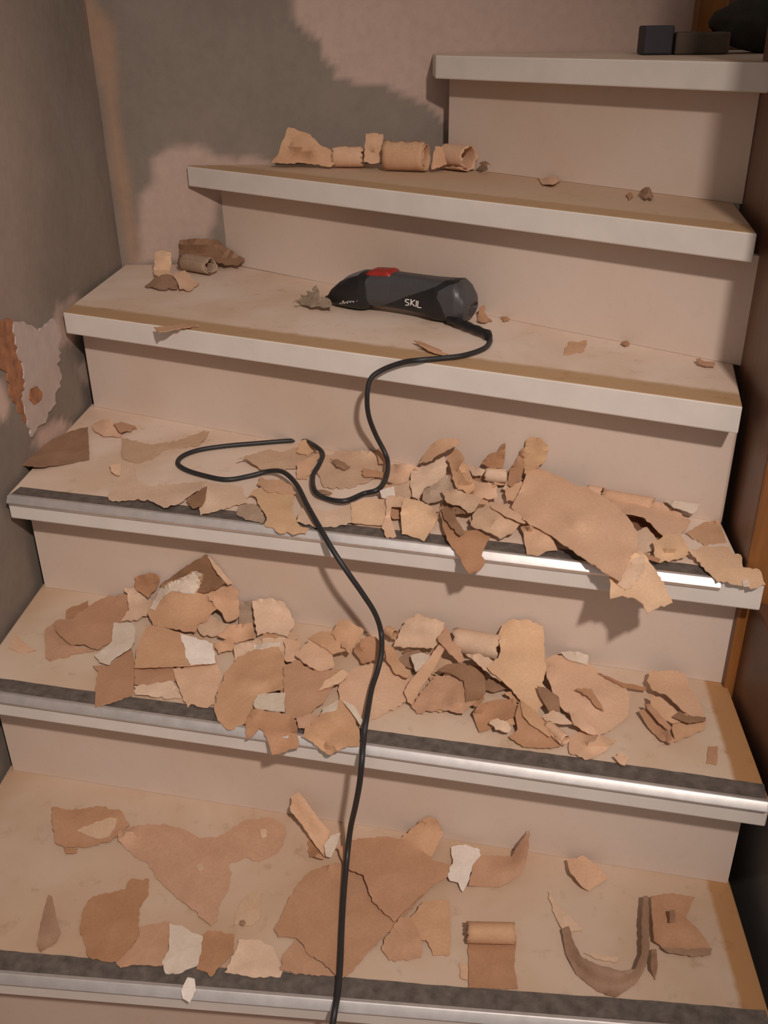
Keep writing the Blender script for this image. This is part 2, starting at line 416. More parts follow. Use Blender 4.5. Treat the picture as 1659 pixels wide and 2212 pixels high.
# brown centre post and panels on the inner (right) side
poly = [(face_x(1.03), 1.03), (face_x(1.46), 1.46), (0.70, 1.46), (0.63, 1.005)]
v, f = prism(poly, 0.0, 2.1)
post = mobj('newel_post', v, f, MT['postwood']); post.data.materials.append(MT['orangewood']); bevel_obj(post, 0.004, 2)
for p in post.data.polygons:
    if p.normal.y < -0.7: p.material_index = 1  # lit front face painted in brighter wood than the shaded side
tag(post, 'thick brown varnished wooden newel post on the inner side of the turn', 'newel post')
v, f = prism([(0.4745, 1.028), (0.4590, 0.76), (0.499, 0.757), (0.512, 1.004)], 0.345, 0.525)
pn = mobj('stringer_board', v, f, MT['darkwood']); bevel_obj(pn, 0.002, 1)
tag(pn, 'dark brown stringer board at the right end of the second step', 'board')
v, f = prism([(0.482, 0.3), (0.53, 0.3), (0.53, 0.99), (0.482, 0.99)], 0.0, 0.3435)
pr = mobj('wall_right', v, f, simple('grey_side_wall', (0.20, 0.19, 0.185), 0.9, 0, 0.1, 12, 0.2)); tag(pr, 'low grey wall beyond the right end of the lowest step', 'wall', kind='structure')
v, f = prism([(-0.75, 0.0), (1.3, 0.0), (1.3, 2.0), (-0.75, 2.0)], -0.04, -0.0002)
fl = mobj('floor', v, f, MT['orangewood']); tag(fl, 'brown wooden floor below the lowest step', 'floor', kind='structure')

# ------------------------------------------------------------------ torn scraps of floor covering
CELL = 0.004
HM = {}
def hq(k, x, y, r=1):
    ix, iy = int(x // CELL), int(y // CELL); b = 0.0
    for i in range(ix - r, ix + r + 1):
        for j in range(iy - r, iy + r + 1):
            b = max(b, HM.get((k, i, j), 0.0))
    return b
def hput(k, x, y, h):
    key = (k, int(x // CELL), int(y // CELL))
    if h > HM.get(key, 0.0): HM[key] = h
STEPW = {1: 'lowest', 2: 'second', 3: 'third', 4: 'fourth', 5: 'fifth', 6: 'top'}
NB = [0]
def sheet(k, label, pts, mat='tan', patch=None, rough=1.35, thick=0.0010, name='torn_scrap', cat='scrap', parent=None, mid=(), record=True, grid=11.0, bumpy=0.0008, pmat='white', plabel='white torn face', free=False, plane=None):
    """a torn sheet lying on step k. pts = outline as (pixel u, pixel v, height above the tread in cm)"""
    NB[0] += 1
    rnd = random.Random(NB[0] * 7 + k)
    z0 = k * RH
    ol = [(a, b, c * 0.01) for a, b, c in torn_outline(pts, 7.0, rough, rnd)]
    n = len(ol)
    if k in (2, 3) and not free:
        ol = [(a, b, c + 0.0045 * max(0.0, noise.noise(Vector((a * 0.022, b * 0.022, NB[0] * 5.3))))) for a, b, c in ol]
    ctrl = ol + [(m[0], m[1], m[2] * 0.01) for m in mid]
    poly = [(a, b) for a, b, _ in ol]
    umin, umax = min(p[0] for p in poly), max(p[0] for p in poly); vmin, vmax = min(p[1] for p in poly), max(p[1] for p in poly)
    inner = []
    v = vmin + grid * 0.4; row = 0
    while v < vmax:
        u = umin + (grid / 2 if row % 2 else 0) + grid * 0.3
        while u < umax:
            if pip(u, v, poly) and dpoly(u, v, poly) > grid * 0.42: inner.append((u, v))
            u += grid
        v += grid * 0.87; row += 1
    co = [Vector(p) for p in poly] + [Vector(p) for p in inner]
    res = delaunay_2d_cdt(co, [], [list(range(n))], 1, 1e-4)
    vco, faces = res[0], [tuple(f) for f in res[2]]
    seedv = Vector((NB[0] * 3.1, k * 1.7, 0))
    def hgt(u, v):
        sw = sh = 0.0
        for a, b, h in ctrl:
            d2 = (a - u) ** 2 + (b - v) ** 2 + 40.0
            w = 1.0 / (d2 ** 1.5); sw += w; sh += w * h
        h = sh / sw
        return h + bumpy * noise.noise(Vector((u * 0.035, v * 0.035, 0)) + seedv)
    hs, pl = [], []
    for c in vco:
        h = hgt(c.x, c.y)
        P = at(c.x, c.y, z0 + h); b = hq(k, P.x, P.y)
        if not free:
            lo_ = b + thick + 0.0006
            if dfront(k, P.x, P.y) < -0.002 and b == 0: lo_ = -1.0
            elif 0 > dfront(k, P.x, P.y) - 0.036 and k <= 3: lo_ = max(lo_, 0.0031 + thick)
            if lo_ - h < 0.011: h = max(h, lo_)
        hs.append(h)
    nbr = [set() for _ in vco]
    for f in faces:
        for i in range(3):
            nbr[f[i]].add(f[(i + 1) % 3]); nbr[f[(i + 1) % 3]].add(f[i])
    def clamp(hs):
        hit = False
        for i, c in enumerate(vco):
            for _ in range(60):
                P = at(c.x, c.y, z0 + hs[i])
                if k < 6 and P.y > ry(k + 1, P.x) - 0.003 - thick or P.y > wall_by(P.x) - 0.006: hs[i] += 0.0025; hit = True
                else: break
        return hit
    if clamp(hs):                                   # keep clear of the riser and the wall behind, smoothly
        for _ in range(3):
            hs = [0.5 * hs[i] + 0.5 * sum(hs[j] for j in nbr[i]) / max(1, len(nbr[i])) for i in range(len(hs))]
        clamp(hs)
    for _ in range(4):
        hs = [max(hs[i], sum(hs[j] for j in nbr[i]) / max(1, len(nbr[i])) - 0.0006) for i in range(len(hs))]
    top = [at(vco[i].x, vco[i].y, z0 + hs[i]) for i in range(len(vco))]
    if plane is not None:                           # upright scrap: third value = cm in front of a vertical plane
        pp, pn = plane
        for i, c in enumerate(vco):
            P = on_plane(c.x, c.y, pp + pn * hgt(c.x, c.y), pn); P.z = max(P.z, z0 + thick + 0.0008); top[i] = P
    nor = [Vector() for _ in top]
    ff = []
    for f in faces:
        a, b, c = f
        nn = (top[b] - top[a]).cross(top[c] - top[a])
        if nn.dot(CAM - top[a]) < 0: f = (a, c, b); nn = -nn
        ff.append(f)
        for i in f: nor[i] += nn
    nor = [x.normalized() for x in nor]
    bot = [top[i] - nor[i] * thick for i in range(len(top))]
    m_ = len(top)
    ec = {}
    for f in ff:
        for i in range(3): ec[(f[i], f[(i + 1) % 3])] = 1
    side = [(a, b, ) for (a, b) in ec if (b, a) not in ec]
    fs = ff + [(c + m_, b + m_, a + m_) for a, b, c in ff] + [(b, a, a + m_, b + m_) for a, b in side]
    loc = sum(top, Vector()) / m_; loc.z = min(min(p.z for p in top), min(p.z for p in bot))
    vs_ = [tuple(p) for p in top + bot]
    if record:
        for f in ff:
            A, B, D = top[f[0]], top[f[1]], top[f[2]]
            for i in range(5):
                for j in range(5 - i):
                    P = A + (B - A) * (i / 4) + (D - A) * (j / 4); hput(k, P.x, P.y, P.z - z0)
    if parent is None:
        o = mobj(name, vs_, fs, MT[mat], origin=loc)
        tag(o, label, cat, 'torn floor-covering scraps on the %s step' % STEPW[k])
    else:
        o = mobj(name, vs_, fs, MT[mat], parent, origin=loc, base=parent.matrix_basis.translation)
        if label: o['label'] = label
    for p in o.data.polygons: p.use_smooth = True
    o.data.set_sharp_from_angle(angle=math.radians(38))
    if patch:
        for pp in (patch if isinstance(patch[0], list) else [patch]):
            pol = torn_outline(pp, 6.0, 1.0, rnd)
            poly2 = [(a, b) for a, b, _ in pol]
            ins = [i for i in range(m_) if pip(vco[i].x, vco[i].y, poly2) and dpoly(vco[i].x, vco[i].y, poly2) > 2.0]
            co2 = [Vector(p) for p in poly2] + [Vector((vco[i].x, vco[i].y)) for i in ins]
            r2 = delaunay_2d_cdt(co2, [], [list(range(len(poly2)))], 1, 1e-4)
            def hint(u, v):
                # height on the sheet: inverse-distance from its nearest mesh points
                ds = sorted(((vco[i].x - u) ** 2 + (vco[i].y - v) ** 2, i) for i in range(m_))[:4]
                sw = sum(1 / (d + .3) for d, _ in ds); return sum(hs[i] / (d + .3) for d, i in ds) / sw
            t2 = []
            for c in r2[0]:
                t2.append(at(c.x, c.y, z0 + hint(c.x, c.y) + 0.0011))
            f2 = []
            for a, b, c in r2[2]:
                nn = (t2[b] - t2[a]).cross(t2[c] - t2[a])
                f2.append((a, b, c) if nn.dot(CAM - t2[a]) > 0 else (a, c, b))
            ec = {}
            for f in f2:
                for i in range(3): ec[(f[i], f[(i + 1) % 3])] = 1
            q = len(t2)
            fs2 = f2 + [(b, a, a + q, b + q) for (a, b) in ec if (b, a) not in ec]
            b2 = [p - Vector((0, 0, 0.0009)) for p in t2]
            po = mobj('torn_face', [tuple(p) for p in t2 + b2], fs2, MT[pmat], o, base=o.location)
            po['label'] = plabel
    return o
def roll(k, label, p0, p1, r, mat='tan', turns=1.35, start=0.6, rough=1.0, base=None, name='curled_scrap', lift=0.0, r2=None, torn=0.004):
    """a scrap curled into a tube; p0, p1 = pixels of the two ends of its axis, r in cm"""
    NB[0] += 1
    rnd = random.Random(NB[0] * 13); r = r * 0.01; r2 = r if r2 is None else r2 * 0.01
    z0 = k * RH
    if base is None:
        base = 0.0
        for t in (0.1, 0.3, 0.5, 0.7, 0.9):
            P = at(p0[0] + (p1[0] - p0[0]) * t, p0[1] + (p1[1] - p0[1]) * t, z0 + r); base = max(base, hq(k, P.x, P.y))
        base = min(base, 0.02)
    A = at(p0[0], p0[1], z0 + base + r + 0.0006 + lift); B = at(p1[0], p1[1], z0 + base + r2 + 0.0006 + lift)
    if k < 6:                                       # keep the tube clear of the riser and the back wall
        for P, q in ((A, r), (B, r2)):
            lim = min(ry(k + 1, P.x) - (q + 0.003) / nvec(k + 1)[1], wall_by(P.x) - q - 0.006)
            if P.y > lim: P.y = lim
    ax = (B - A); L = ax.length; ax.normalize()
    e1 = Vector((0, 0, 1)); e1 = (e1 - ax * e1.dot(ax)).normalized(); e2 = ax.cross(e1)
    nt_, nl = 34, 9
    th = 0.0011
    top, bot = [], []
    j0 = [rnd.uniform(-torn, torn) for _ in range(nt_ + 1)]; j1 = [rnd.uniform(-torn, torn) for _ in range(nt_ + 1)]
    eS = [rnd.uniform(-.22, .22) for _ in range(nl + 1)]; eE = [rnd.uniform(-.22, .22) for _ in range(nl + 1)]
    for i in range(nt_ + 1):
        t = i / nt_
        for j in range(nl + 1):
            s = j / nl
            a = start + (turns * 2 * math.pi) * t
            a += eS[j] * (1 - t) ** 6 + eE[j] * t ** 6
            rr = (r + (r2 - r) * s) * (1.0 - 0.30 * t) * (1 + 0.03 * math.sin(3 * a + s * 2))
            x = s * L + (j0[i] * (1 - s) ** 4 + j1[i] * s ** 4)
            c = A + ax * x + e1 * (math.cos(a) * rr) + e2 * (math.sin(a) * rr)
            d = A + ax * x + e1 * (math.cos(a) * (rr - th)) + e2 * (math.sin(a) * (rr - th))
            top.append(c); bot.append(d)
    m_ = len(top); q = nl + 1; fs = []
    for i in range(nt_):
        for j in range(nl):
            a = i * q + j
            fs.append((a, a + 1, a + q + 1, a + q)); fs.append((a + m_, a + q + m_, a + q + 1 + m_, a + 1 + m_))
    for j in range(nl):
        fs.append((j + 1, j, j + m_, j + 1 + m_)); a = nt_ * q + j; fs.append((a, a + 1, a + 1 + m_, a + m_))
    for i in range(nt_):
        a = i * q; fs.append((a, a + q, a + q + m_, a + m_)); a = i * q + nl; fs.append((a + q, a, a + m_, a + q + m_))
    zm = min(p.z for p in top + bot)
    want = z0 + base + 0.0005
    dz = want - zm if lift == 0 else 0
    top = [p + Vector((0, 0, dz)) for p in top]; bot = [p + Vector((0, 0, dz)) for p in bot]
    for p in top: hput(k, p.x, p.y, p.z - z0)
    o = mobj(name, [tuple(p) for p in top + bot], fs, MT[mat], smooth=True, origin=((A + B) / 2).to_2d().to_3d() + Vector((0, 0, want)))
    bm = bmesh.new(); bm.from_mesh(o.data); bmesh.ops.recalc_face_normals(bm, faces=bm.faces); bm.to_mesh(o.data); bm.free()
    tag(o, label, 'scrap', 'torn floor-covering scraps on the %s step' % STEPW[k])
    return o

S, R = sheet, roll
# ---- fifth step
S(5, 'thin broken flake lying alone in the middle of the fifth step', [(1160,385,.1),(1172,398,.1),(1195,398,.2),(1212,388,.4),(1190,380,.2)], 'tan')
S(5, 'crumpled dark brown crumb on the right of the fifth step', [(1380,418,.2),(1388,408,1.4),(1402,404,1.8),(1408,415,1),(1412,425,.2),(1395,430,.2)], 'brown')
S(5, 'tiny reddish crumb left of the dark crumb on the fifth step', [(1352,420,.3),(1362,414,.6),(1368,424,.2),(1358,432,.1)], 'rust')
UPL = (Vector((0, 1.868, 0)), Vector((0.0, -1, 0)))
S(5, 'flared trumpet-shaped tan scrap standing at the left end of the fifth step row', [(586,352,0),(600,335,.5),(613,300,.2),(622,275,-2.0),(650,284,-1.5),(670,290,-.8),(690,312,-.5),(718,325,0),(730,350,.8),(715,361,1.6),(680,356,.6),(650,352,.2),(620,354,.2)], 'tan', mid=[(640,315,2.2),(670,330,2.6),(650,345,.2)], plane=UPL, bumpy=.003, rough=1.0)
R(5, 'short curled tube beside the flared scrap on the fifth step', (722, 336), (786, 337), 2.0, 'tan', start=0.3, base=0.0008)
S(5, 'tall narrow scrap standing upright between two tubes on the fifth step', [(786,350,.6),(790,289,-.4),(808,287,.6),(827,289,-.4),(829,350,.6),(806,354,1.0)], 'tan', mid=[(808,318,1.6)], plane=(Vector((0, 1.84, 0)), Vector((0, -1, 0))), rough=1.0)
R(5, 'widest curled tube in the row against the back wall on the fifth step', (834, 333), (921, 336), 2.7, 'tan', start=0.2, base=0.0008, torn=0.002)
S(5, 'small bent flap between the two rightmost tubes on the fifth step', [(932,366,1.6),(935,340,.8),(940,316,0),(956,318,-.4),(966,355,.2),(950,362,1.2)], 'tan', mid=[(948,340,1.2)], plane=(Vector((0, 1.80, 0)), Vector((0, -1, 0))), rough=1.0)
R(5, 'rightmost short tube in the row on the fifth step', (958, 331), (1008, 333), 2.4, 'tan', start=2.2, base=0.0008, turns=1.15)
S(5, 'small dark chip right of the tube row on the fifth step', [(1035,352,.2),(1050,348,.8),(1060,355,.2),(1045,358,.1)], 'brown')
# ---- fourth step
S(4, 'brown sheet leaning at the back left corner of the fourth step', [(387,520,5.2),(425,515,5.4),(462,518,5),(500,540,3.2),(530,560,.9),(515,573,.2),(450,566,.6),(388,560,1)], 'brown', mid=[(450,540,3)])
R(4, 'brown coil with a visible spiral end in the left corner of the fourth step', (398, 563), (456, 573), 1.8, 'grey', start=1.0, base=0.0008, turns=1.6)
S(4, 'small upright ochre tag in the left corner of the fourth step', [(332,592,.5),(334,545,4.6),(352,540,4.9),(370,546,4.6),(368,592,.8),(350,600,.2)], 'ochre')
S(4, 'painted shade of a roll opening in front of the ochre tag on the fourth step', [(312,618,.2),(335,598,1.6),(360,592,2),(380,600,1.8),(384,622,.2),(345,625,.1)], 'brown')  # dark inside of a curl, its shade painted as a brown sheet
S(4, 'tan bent scrap right of the dark roll opening on the fourth step', [(373,590,2.4),(400,584,2),(412,600,1.2),(430,612,.3),(410,628,.1),(388,624,.4)], 'tan')
S(4, 'thin flake along the front edge at the left of the fourth step', [(332,706,.2),(343,719,.15),(385,711,.3),(430,702,.7),(400,700,.3)], 'tan')
S(4, 'long thin splinter in front of the sander on the fourth step', [(893,735,.9),(908,737,.8),(955,757,.2),(948,763,.2),(915,750,.3)], 'rust', rough=.5)
S(4, 'second thin splinter beside the cord on the fourth step', [(905,744,.5),(930,752,.5),(968,764,.2),(960,768,.1),(925,757,.2)], 'tan', rough=.5)
S(4, 'curled chip just behind the tail of the sander', [(1031,692,.1),(1035,664,1.8),(1046,658,2.3),(1050,680,.8),(1064,694,.1),(1045,696,.1)], 'rust')
S(4, 'tiny brown crumb right of the curled chip on the fourth step', [(1080,685,.3),(1095,684,.6),(1103,690,.2),(1088,693,.1)], 'rust')
S(4, 'flat tan flake stuck in the middle right of the fourth step', [(1218,765,.1),(1228,738,.1),(1268,735,.1),(1262,757,.1)], 'tan')
S(4, 'tiny chip near the riser at the right of the fourth step', [(1340,742,.2),(1352,736,.7),(1360,744,.2),(1350,747,.1)], 'rust')
S(4, 'bent brown sliver near the right end of the fourth step', [(1504,775,1),(1512,773,1),(1520,780,.8),(1545,782,.8),(1545,790,.2),(1525,790,.2),(1510,785,.3)], 'rust', rough=.5)
# ---- third step, left
S(3, 'pale thin sheet spread over the left of the third step', [(262,945,.2),(300,955,.2),(325,960,.2),(360,955,.2),(395,948,.2),(440,930,.4),(452,932,.3),(430,960,.1),(350,972,.1),(340,985,.1),(300,1000,.1),(265,990,.1)], 'pale')
S(3, 'wide tan sheet with a scalloped front edge on the third step', [(232,1072,.2),(243,1082,.2),(290,1080,.4),(318,1078,.4),(345,1091,.5),(362,1095,.5),(385,1088,.5),(412,1068,.9),(445,1051,1.8),(441,1075,1.2),(430,1098,.5),(433,1113,.4),(450,1108,.4),(490,1096,.4),(535,1085,.3),(520,1050,.2),(440,1040,.1),(400,1042,.1),(330,1050,.1),(300,1040,.1),(285,1000,.1),(262,1000,.1),(255,1035,.1)], 'pale')
S(3, 'dark brown folded corner on the scalloped sheet of the third step', [(402,1080,.8),(425,1063,1.5),(447,1050,2.4),(444,1070,1.9),(436,1092,.9),(415,1098,.6)], 'brown')
S(3, 'dark brown square scrap by the left wall on the third step', [(34,1004,1.2),(75,975,.8),(120,945,.6),(155,930,.5),(190,922,.4),(193,990,.3),(150,1000,.3),(90,1008,.6)], 'brown', rough=.6)
S(3, 'small curled flake at the foot of the riser on the left of the third step', [(198,918,.2),(215,908,1),(236,902,2),(262,934,.4),(262,942,.2),(230,942,.2),(205,932,.2)], 'tan')
S(3, 'tiny bent chip right of the left curled flake on the third step', [(245,915,1),(262,911,1.2),(285,918,.4),(296,926,.2),(262,934,.2)], 'rust')
S(3, 'small ochre chip with a dark fold on the left of the third step', [(236,1004,1),(262,1000,.6),(260,1026,.2),(248,1024,.2),(240,1018,.3)], 'ochre')
# middle left
S(3, 'tan sheet with a lifted left edge inside the cord loop on the third step', [(512,992,1.5),(532,990,1.2),(552,1004,1),(560,1012,.5),(600,1016,.3),(640,1010,.3),(668,1002,.3),(682,985,.3),(650,964,.3),(612,976,.4),(575,972,.4),(545,980,.8)], 'pale')
S(3, 'narrow folded scrap at the back of the cord loop on the third step', [(640,1003,1.2),(668,988,1.4),(697,976,1.3),(676,1012,.5),(664,1035,.2),(640,1032,.2)], 'tan')
S(3, 'flat tan sheet inside the right bend of the cord on the third step', [(698,985,.4),(740,974,.5),(800,974,.5),(832,985,.4),(824,1020,.4),(790,1042,.3),(740,1055,.2),(700,1052,.2),(684,1020,.2)], 'pale')
S(3, 'wide torn tan scrap drooping over the profile of the third step', [(530,1075,.8),(548,1070,.8),(556,1080,.7),(563,1098,.6),(576,1118,.5),(571,1135,.2),(590,1140,.1),(602,1151,-.2),(620,1148,-.2),(640,1153,-.3),(660,1152,-.2),(668,1141,0),(648,1136,.2),(640,1125,.4),(632,1105,.6),(634,1066,.8),(618,1050,.8),(572,1045,.8),(555,1056,.8)], 'ochre', rough=1.8)
S(3, 'brown thin flake under the cord left of the drooping scrap on the third step', [(510,1110,.3),(518,1092,.5),(545,1088,.9),(560,1096,.9),(572,1120,.5),(565,1130,.3),(530,1122,.2)], 'grey')
S(3, 'pale scrap lying right of the cord at the profile of the third step', [(655,1090,.5),(700,1104,.5),(735,1097,.6),(762,1085,.7),(760,1128,.4),(720,1138,.3),(680,1138,.3),(640,1126,.4)], 'pale')
S(3, 'folded ribbon scrap under the cord bend on the third step', [(560,1030,.8),(580,1036,1.2),(610,1036,1.3),(632,1050,1.2),(640,1065,.9),(615,1066,.6),(575,1060,.4),(555,1045,.5)], 'tan')
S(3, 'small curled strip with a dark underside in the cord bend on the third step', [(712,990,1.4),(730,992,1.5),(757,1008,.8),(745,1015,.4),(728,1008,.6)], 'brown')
S(3, 'short lifted strip touching the cord on the right on the third step', [(782,1011,1.4),(800,1014,1.5),(838,1022,.9),(832,1031,.4),(786,1029,.4)], 'rust')
S(3, 'thin dark sliver crossing inside the cord bend on the third step', [(682,1058,.5),(700,1058,.7),(718,1064,.4),(712,1068,.3),(690,1065,.3)], 'brown', rough=.4)
S(3, 'brown bent chip behind the cord at the riser of the third step', [(812,972,1),(828,965,2.4),(838,985,1.8),(834,1004,.6),(818,1001,.4)], 'rust')
# ---- nameless small scraps under the piles
def filler(k, label, n, box, hmax, seed):
    rnd = random.Random(seed)
    for _ in range(n):
        u = rnd.uniform(box[0], box[2]); v = box[1] + (box[3] - box[1]) * rnd.random() + (u - box[0]) * box[4]
        m_ = rnd.randint(5, 7); r = rnd.uniform(16, 34); a0 = rnd.uniform(0, 6.3); tilt = rnd.uniform(0.2, hmax); ta = rnd.uniform(-2.6, -0.5)
        pts = []
        for i in range(m_):
            a = a0 + i * 6.283 / m_ + rnd.uniform(-.3, .3); q = r * rnd.uniform(.7, 1.2)
            x, y = math.cos(a) * q * 1.15, math.sin(a) * q * 0.62
            pts.append((u + x, v + y - 0.0, max(.1, 0.3 + tilt * (0.5 + 0.5 * (math.cos(a) * math.cos(ta) + math.sin(a) * math.sin(ta))))))
        sheet(k, label, pts, rnd.choice(['tan', 'tan', 'rust', 'pale', 'brown', 'ochre']), rough=1.2)
filler(3, 'small torn scrap tucked under the middle pile of the third step', 20, (855, 1005, 1120, 1100, .12), 1.6, 5)
filler(2, 'small torn scrap tucked under the pile right of the cord on the second step', 20, (870, 1400, 1190, 1520, .16), 1.5, 8)
filler(2, 'small torn scrap tucked under the sheets left of the cord on the second step', 12, (440, 1350, 780, 1470, .14), 1.0, 11)
# middle pile
S(3, 'dark arched scrap open to the front behind the pile on the third step', [(838,1002,.6),(858,1003,2.6),(885,1002,3.0),(908,1010,2.4),(895,1036,.8),(860,1044,.5),(838,1040,.4)], 'tan')
S(3, 'grey tan scrap with a dark slot right of the cord on the third step', [(848,1052,.8),(868,1044,1.6),(888,1036,2.2),(895,1052,1.6),(884,1078,.8),(858,1078,.6)], 'pale')
S(3, 'tan square scrap lying right of the cord at the front of the third step', [(758,1086,.9),(790,1077,1.2),(834,1077,1.2),(838,1100,.9),(830,1133,.5),(800,1133,.4),(760,1128,.4)], 'ochre', rough=.7)
S(3, 'small white chip on top beside the cord on the third step', [(820,1060,1.6),(838,1053,2),(851,1050,2.1),(854,1070,1.7),(838,1077,1.5),(824,1074,1.4)], 'bright', rough=.7)
S(3, 'bent narrow scrap standing on edge right of the tan square on the third step', [(836,1072,2.2),(865,1072,2.4),(876,1080,2.4),(872,1093,2.2),(846,1094,1.6),(843,1112,1.2),(852,1140,.7),(856,1158,.4),(835,1161,.4),(824,1140,.6),(834,1112,1.2),(833,1088,1.8)], 'tan')
S(3, 'large grey tan sheet leaning up in the middle pile of the third step', [(891,1014,2),(925,1004,3.2),(960,985,4.6),(967,1005,4),(962,1026,3.0),(945,1046,2.2),(918,1053,1.6),(905,1078,1),(890,1072,.8),(886,1042,1.2)], 'pale')
S(3, 'long tan sheet leaning against the riser at the top of the third step pile', [(905,1000,2.8),(918,978,4),(930,962,5),(942,952,6.2),(965,948,6.7),(994,947,6.8),(992,962,6),(965,972,5.2),(925,996,3.5)], 'tan')
S(3, 'short dark flake below the leaning sheet in the third step pile', [(915,1058,1.4),(945,1042,2.2),(962,1026,2.8),(985,1030,2.8),(985,1056,2),(955,1078,1.4),(925,1088,1),(912,1078,1)], 'grey')
S(3, 'tilted half-tube scrap rising from the middle of the third step pile', [(966,987,4.4),(985,968,5.4),(1000,984,5.4),(1012,1010,4.8),(1026,1056,2.8),(1010,1067,2.2),(985,1052,2.8),(975,1020,3.4)], 'tan', mid=[(995,1005,6.2),(1004,1035,5.0)])
S(3, 'small cupped scrap right of the half-tube on the third step', [(1009,1003,2.6),(1030,1010,3.0),(1050,1014,3),(1040,1028,1.8),(1020,1026,1.8)], 'pale')
S(3, 'pointed brown shard leaning on the riser in the third step pile', [(1040,1002,2),(1055,982,3.5),(1075,975,4.6),(1083,960,6),(1091,957,6.4),(1090,985,4.2),(1087,1010,2),(1060,1012,1.6)], 'rust', rough=.7)
R(3, 'light curled tube in the back of the third step pile', (1050, 1026), (1094, 1029), 1.25, 'pale', start=2.6, base=0.008, torn=0.002)
S(3, 'curved strip with a dark rim in front of the light tube on the third step', [(1022,1037,2),(1045,1042,2.4),(1072,1056,2.4),(1074,1076,1.2),(1040,1078,1.2),(1018,1066,1.4)], 'tan')
S(3, 'dark pointed shard next to the upright roll on the third step', [(1100,1016,2),(1115,995,3.6),(1124,972,5.5),(1131,967,6),(1133,1000,4.2),(1126,1035,2.2),(1108,1052,1.2),(1096,1046,1.2)], 'rust', rough=.7)
S(3, 'upright yellowish rolled scrap at the riser in the third step pile', [(1132,1022,2),(1130,985,4.2),(1135,952,6.8),(1150,942,7.4),(1170,948,7.2),(1184,965,6.2),(1177,995,4),(1162,1010,2.6),(1146,1026,1.6)], 'ochre', mid=[(1152,985,5.6)])
S(3, 'small tan cupped scrap left of the biggest sheet on the third step', [(1092,1058,1.8),(1112,1046,2.6),(1128,1040,3),(1134,1052,2.4),(1120,1080,1.2),(1094,1082,1)], 'tan')
S(3, 'long brown strip hanging over the profile below the pile of the third step', [(948,1095,1.8),(965,1094,1.9),(985,1120,1.7),(1000,1145,1.5),(1030,1145,1.4),(1060,1160,1.1),(1050,1175,.8),(1043,1190,.5),(1040,1200,.3),(1049,1212,0),(1036,1232,-.6),(1012,1238,-.8),(1003,1225,-.4),(990,1200,.1),(965,1165,.9),(955,1130,1.4)], 'rust', rough=.9)
S(3, 'brown folded strip inside the hanging strip on the third step', [(952,1100,2.1),(966,1092,2.4),(978,1108,2.4),(1004,1150,1.9),(994,1157,1.7),(975,1140,1.8),(960,1122,1.9)], 'brown')
S(3, 'light ragged scrap on top of the middle pile of the third step', [(954,1060,2.6),(985,1056,3),(1015,1067,2.8),(1042,1078,2.6),(1033,1090,2.4),(1025,1103,2.2),(1010,1107,2),(1000,1098,2.2),(985,1090,2.3),(965,1085,2.4)], 'pale', rough=1.5)
S(3, 'broad light scrap with a ragged lower edge in the third step pile', [(1030,1100,2.4),(1055,1090,3),(1080,1097,3),(1120,1120,2.4),(1126,1130,1.9),(1112,1147,1.3),(1096,1154,1.1),(1080,1164,.9),(1060,1151,1.2),(1045,1146,1.2),(1017,1134,1.6),(1020,1115,2.1)], 'pale', rough=1.6, mid=[(1070,1122,2.9)])
S(3, 'thin pointed splinter between the pile and the biggest sheet on the third step', [(1058,1083,2.8),(1085,1090,3),(1118,1107,2.6),(1142,1127,2),(1132,1131,1.8),(1095,1116,2.2),(1060,1095,2.6)], 'tan', rough=.7)
S(3, 'ochre torn square leaning at the profile in the middle of the third step', [(875,1075,2.4),(905,1082,2.1),(925,1090,1.9),(941,1102,1.5),(946,1120,1.2),(932,1146,.8),(916,1169,.4),(900,1161,.4),(868,1153,.5),(866,1115,1.3),(869,1090,2.1)], 'ochre', rough=1.2)
# right of pile
S(3, 'narrow tan leg-shaped scrap under the left of the biggest sheet', [(1108,1096,1.4),(1140,1118,1.6),(1185,1150,1.6),(1196,1166,1.1),(1204,1188,.5),(1180,1190,.4),(1165,1199,.3),(1138,1197,.3),(1130,1150,.8),(1118,1122,1.1)], 'tan', rough=.8)
R(3, 'dark open curl at the riser right of the biggest sheet on the third step', (1262, 1048), (1282, 1036), 1.5, 'tan', start=3.2, base=0.0008, turns=0.9, torn=0.002)
R(3, 'long straight tube lying at the riser on the right of the third step', (1296, 1062), (1394, 1064), 1.35, 'tan', start=5.6, base=0.0008, turns=1.3, torn=0.002)
S(3, 'tan scrap arching over a dark hollow at the right of the third step', [(1310,1086,1.4),(1345,1080,1.2),(1395,1083,.7),(1432,1085,.4),(1442,1095,.4),(1465,1105,.4),(1492,1125,.3),(1480,1146,.3),(1460,1156,.5),(1436,1160,1.2),(1424,1150,2.2),(1408,1132,2.6),(1388,1116,2.8),(1360,1110,2.8),(1335,1108,2.4)], 'tan')
S(3, 'painted brown shade of the hollow below the arching scrap on the third step', [(1348,1118,.4),(1385,1120,.5),(1415,1140,.4),(1438,1168,.3),(1425,1178,.2),(1385,1150,.2),(1360,1135,.2)], 'brown')  # brown sheet painted in for the shade under the arch
S(3, 'small pale scrap under the arch on the right of the third step', [(1376,1147,.8),(1398,1138,1),(1420,1166,.7),(1413,1187,.5),(1395,1194,.5),(1377,1187,.5)], 'pale')
S(3, 'pale patch of paper at the riser on the right of the third step', [(1437,1080,.3),(1470,1083,.3),(1514,1088,.3),(1506,1102,.2),(1496,1110,.1),(1470,1100,.5),(1450,1092,.5)], 'white')
S(3, 'flat dull flake between the right scraps and the post on the third step', [(1482,1150,.1),(1520,1128,.1),(1552,1122,.1),(1570,1170,.1),(1520,1178,.1)], 'tan')
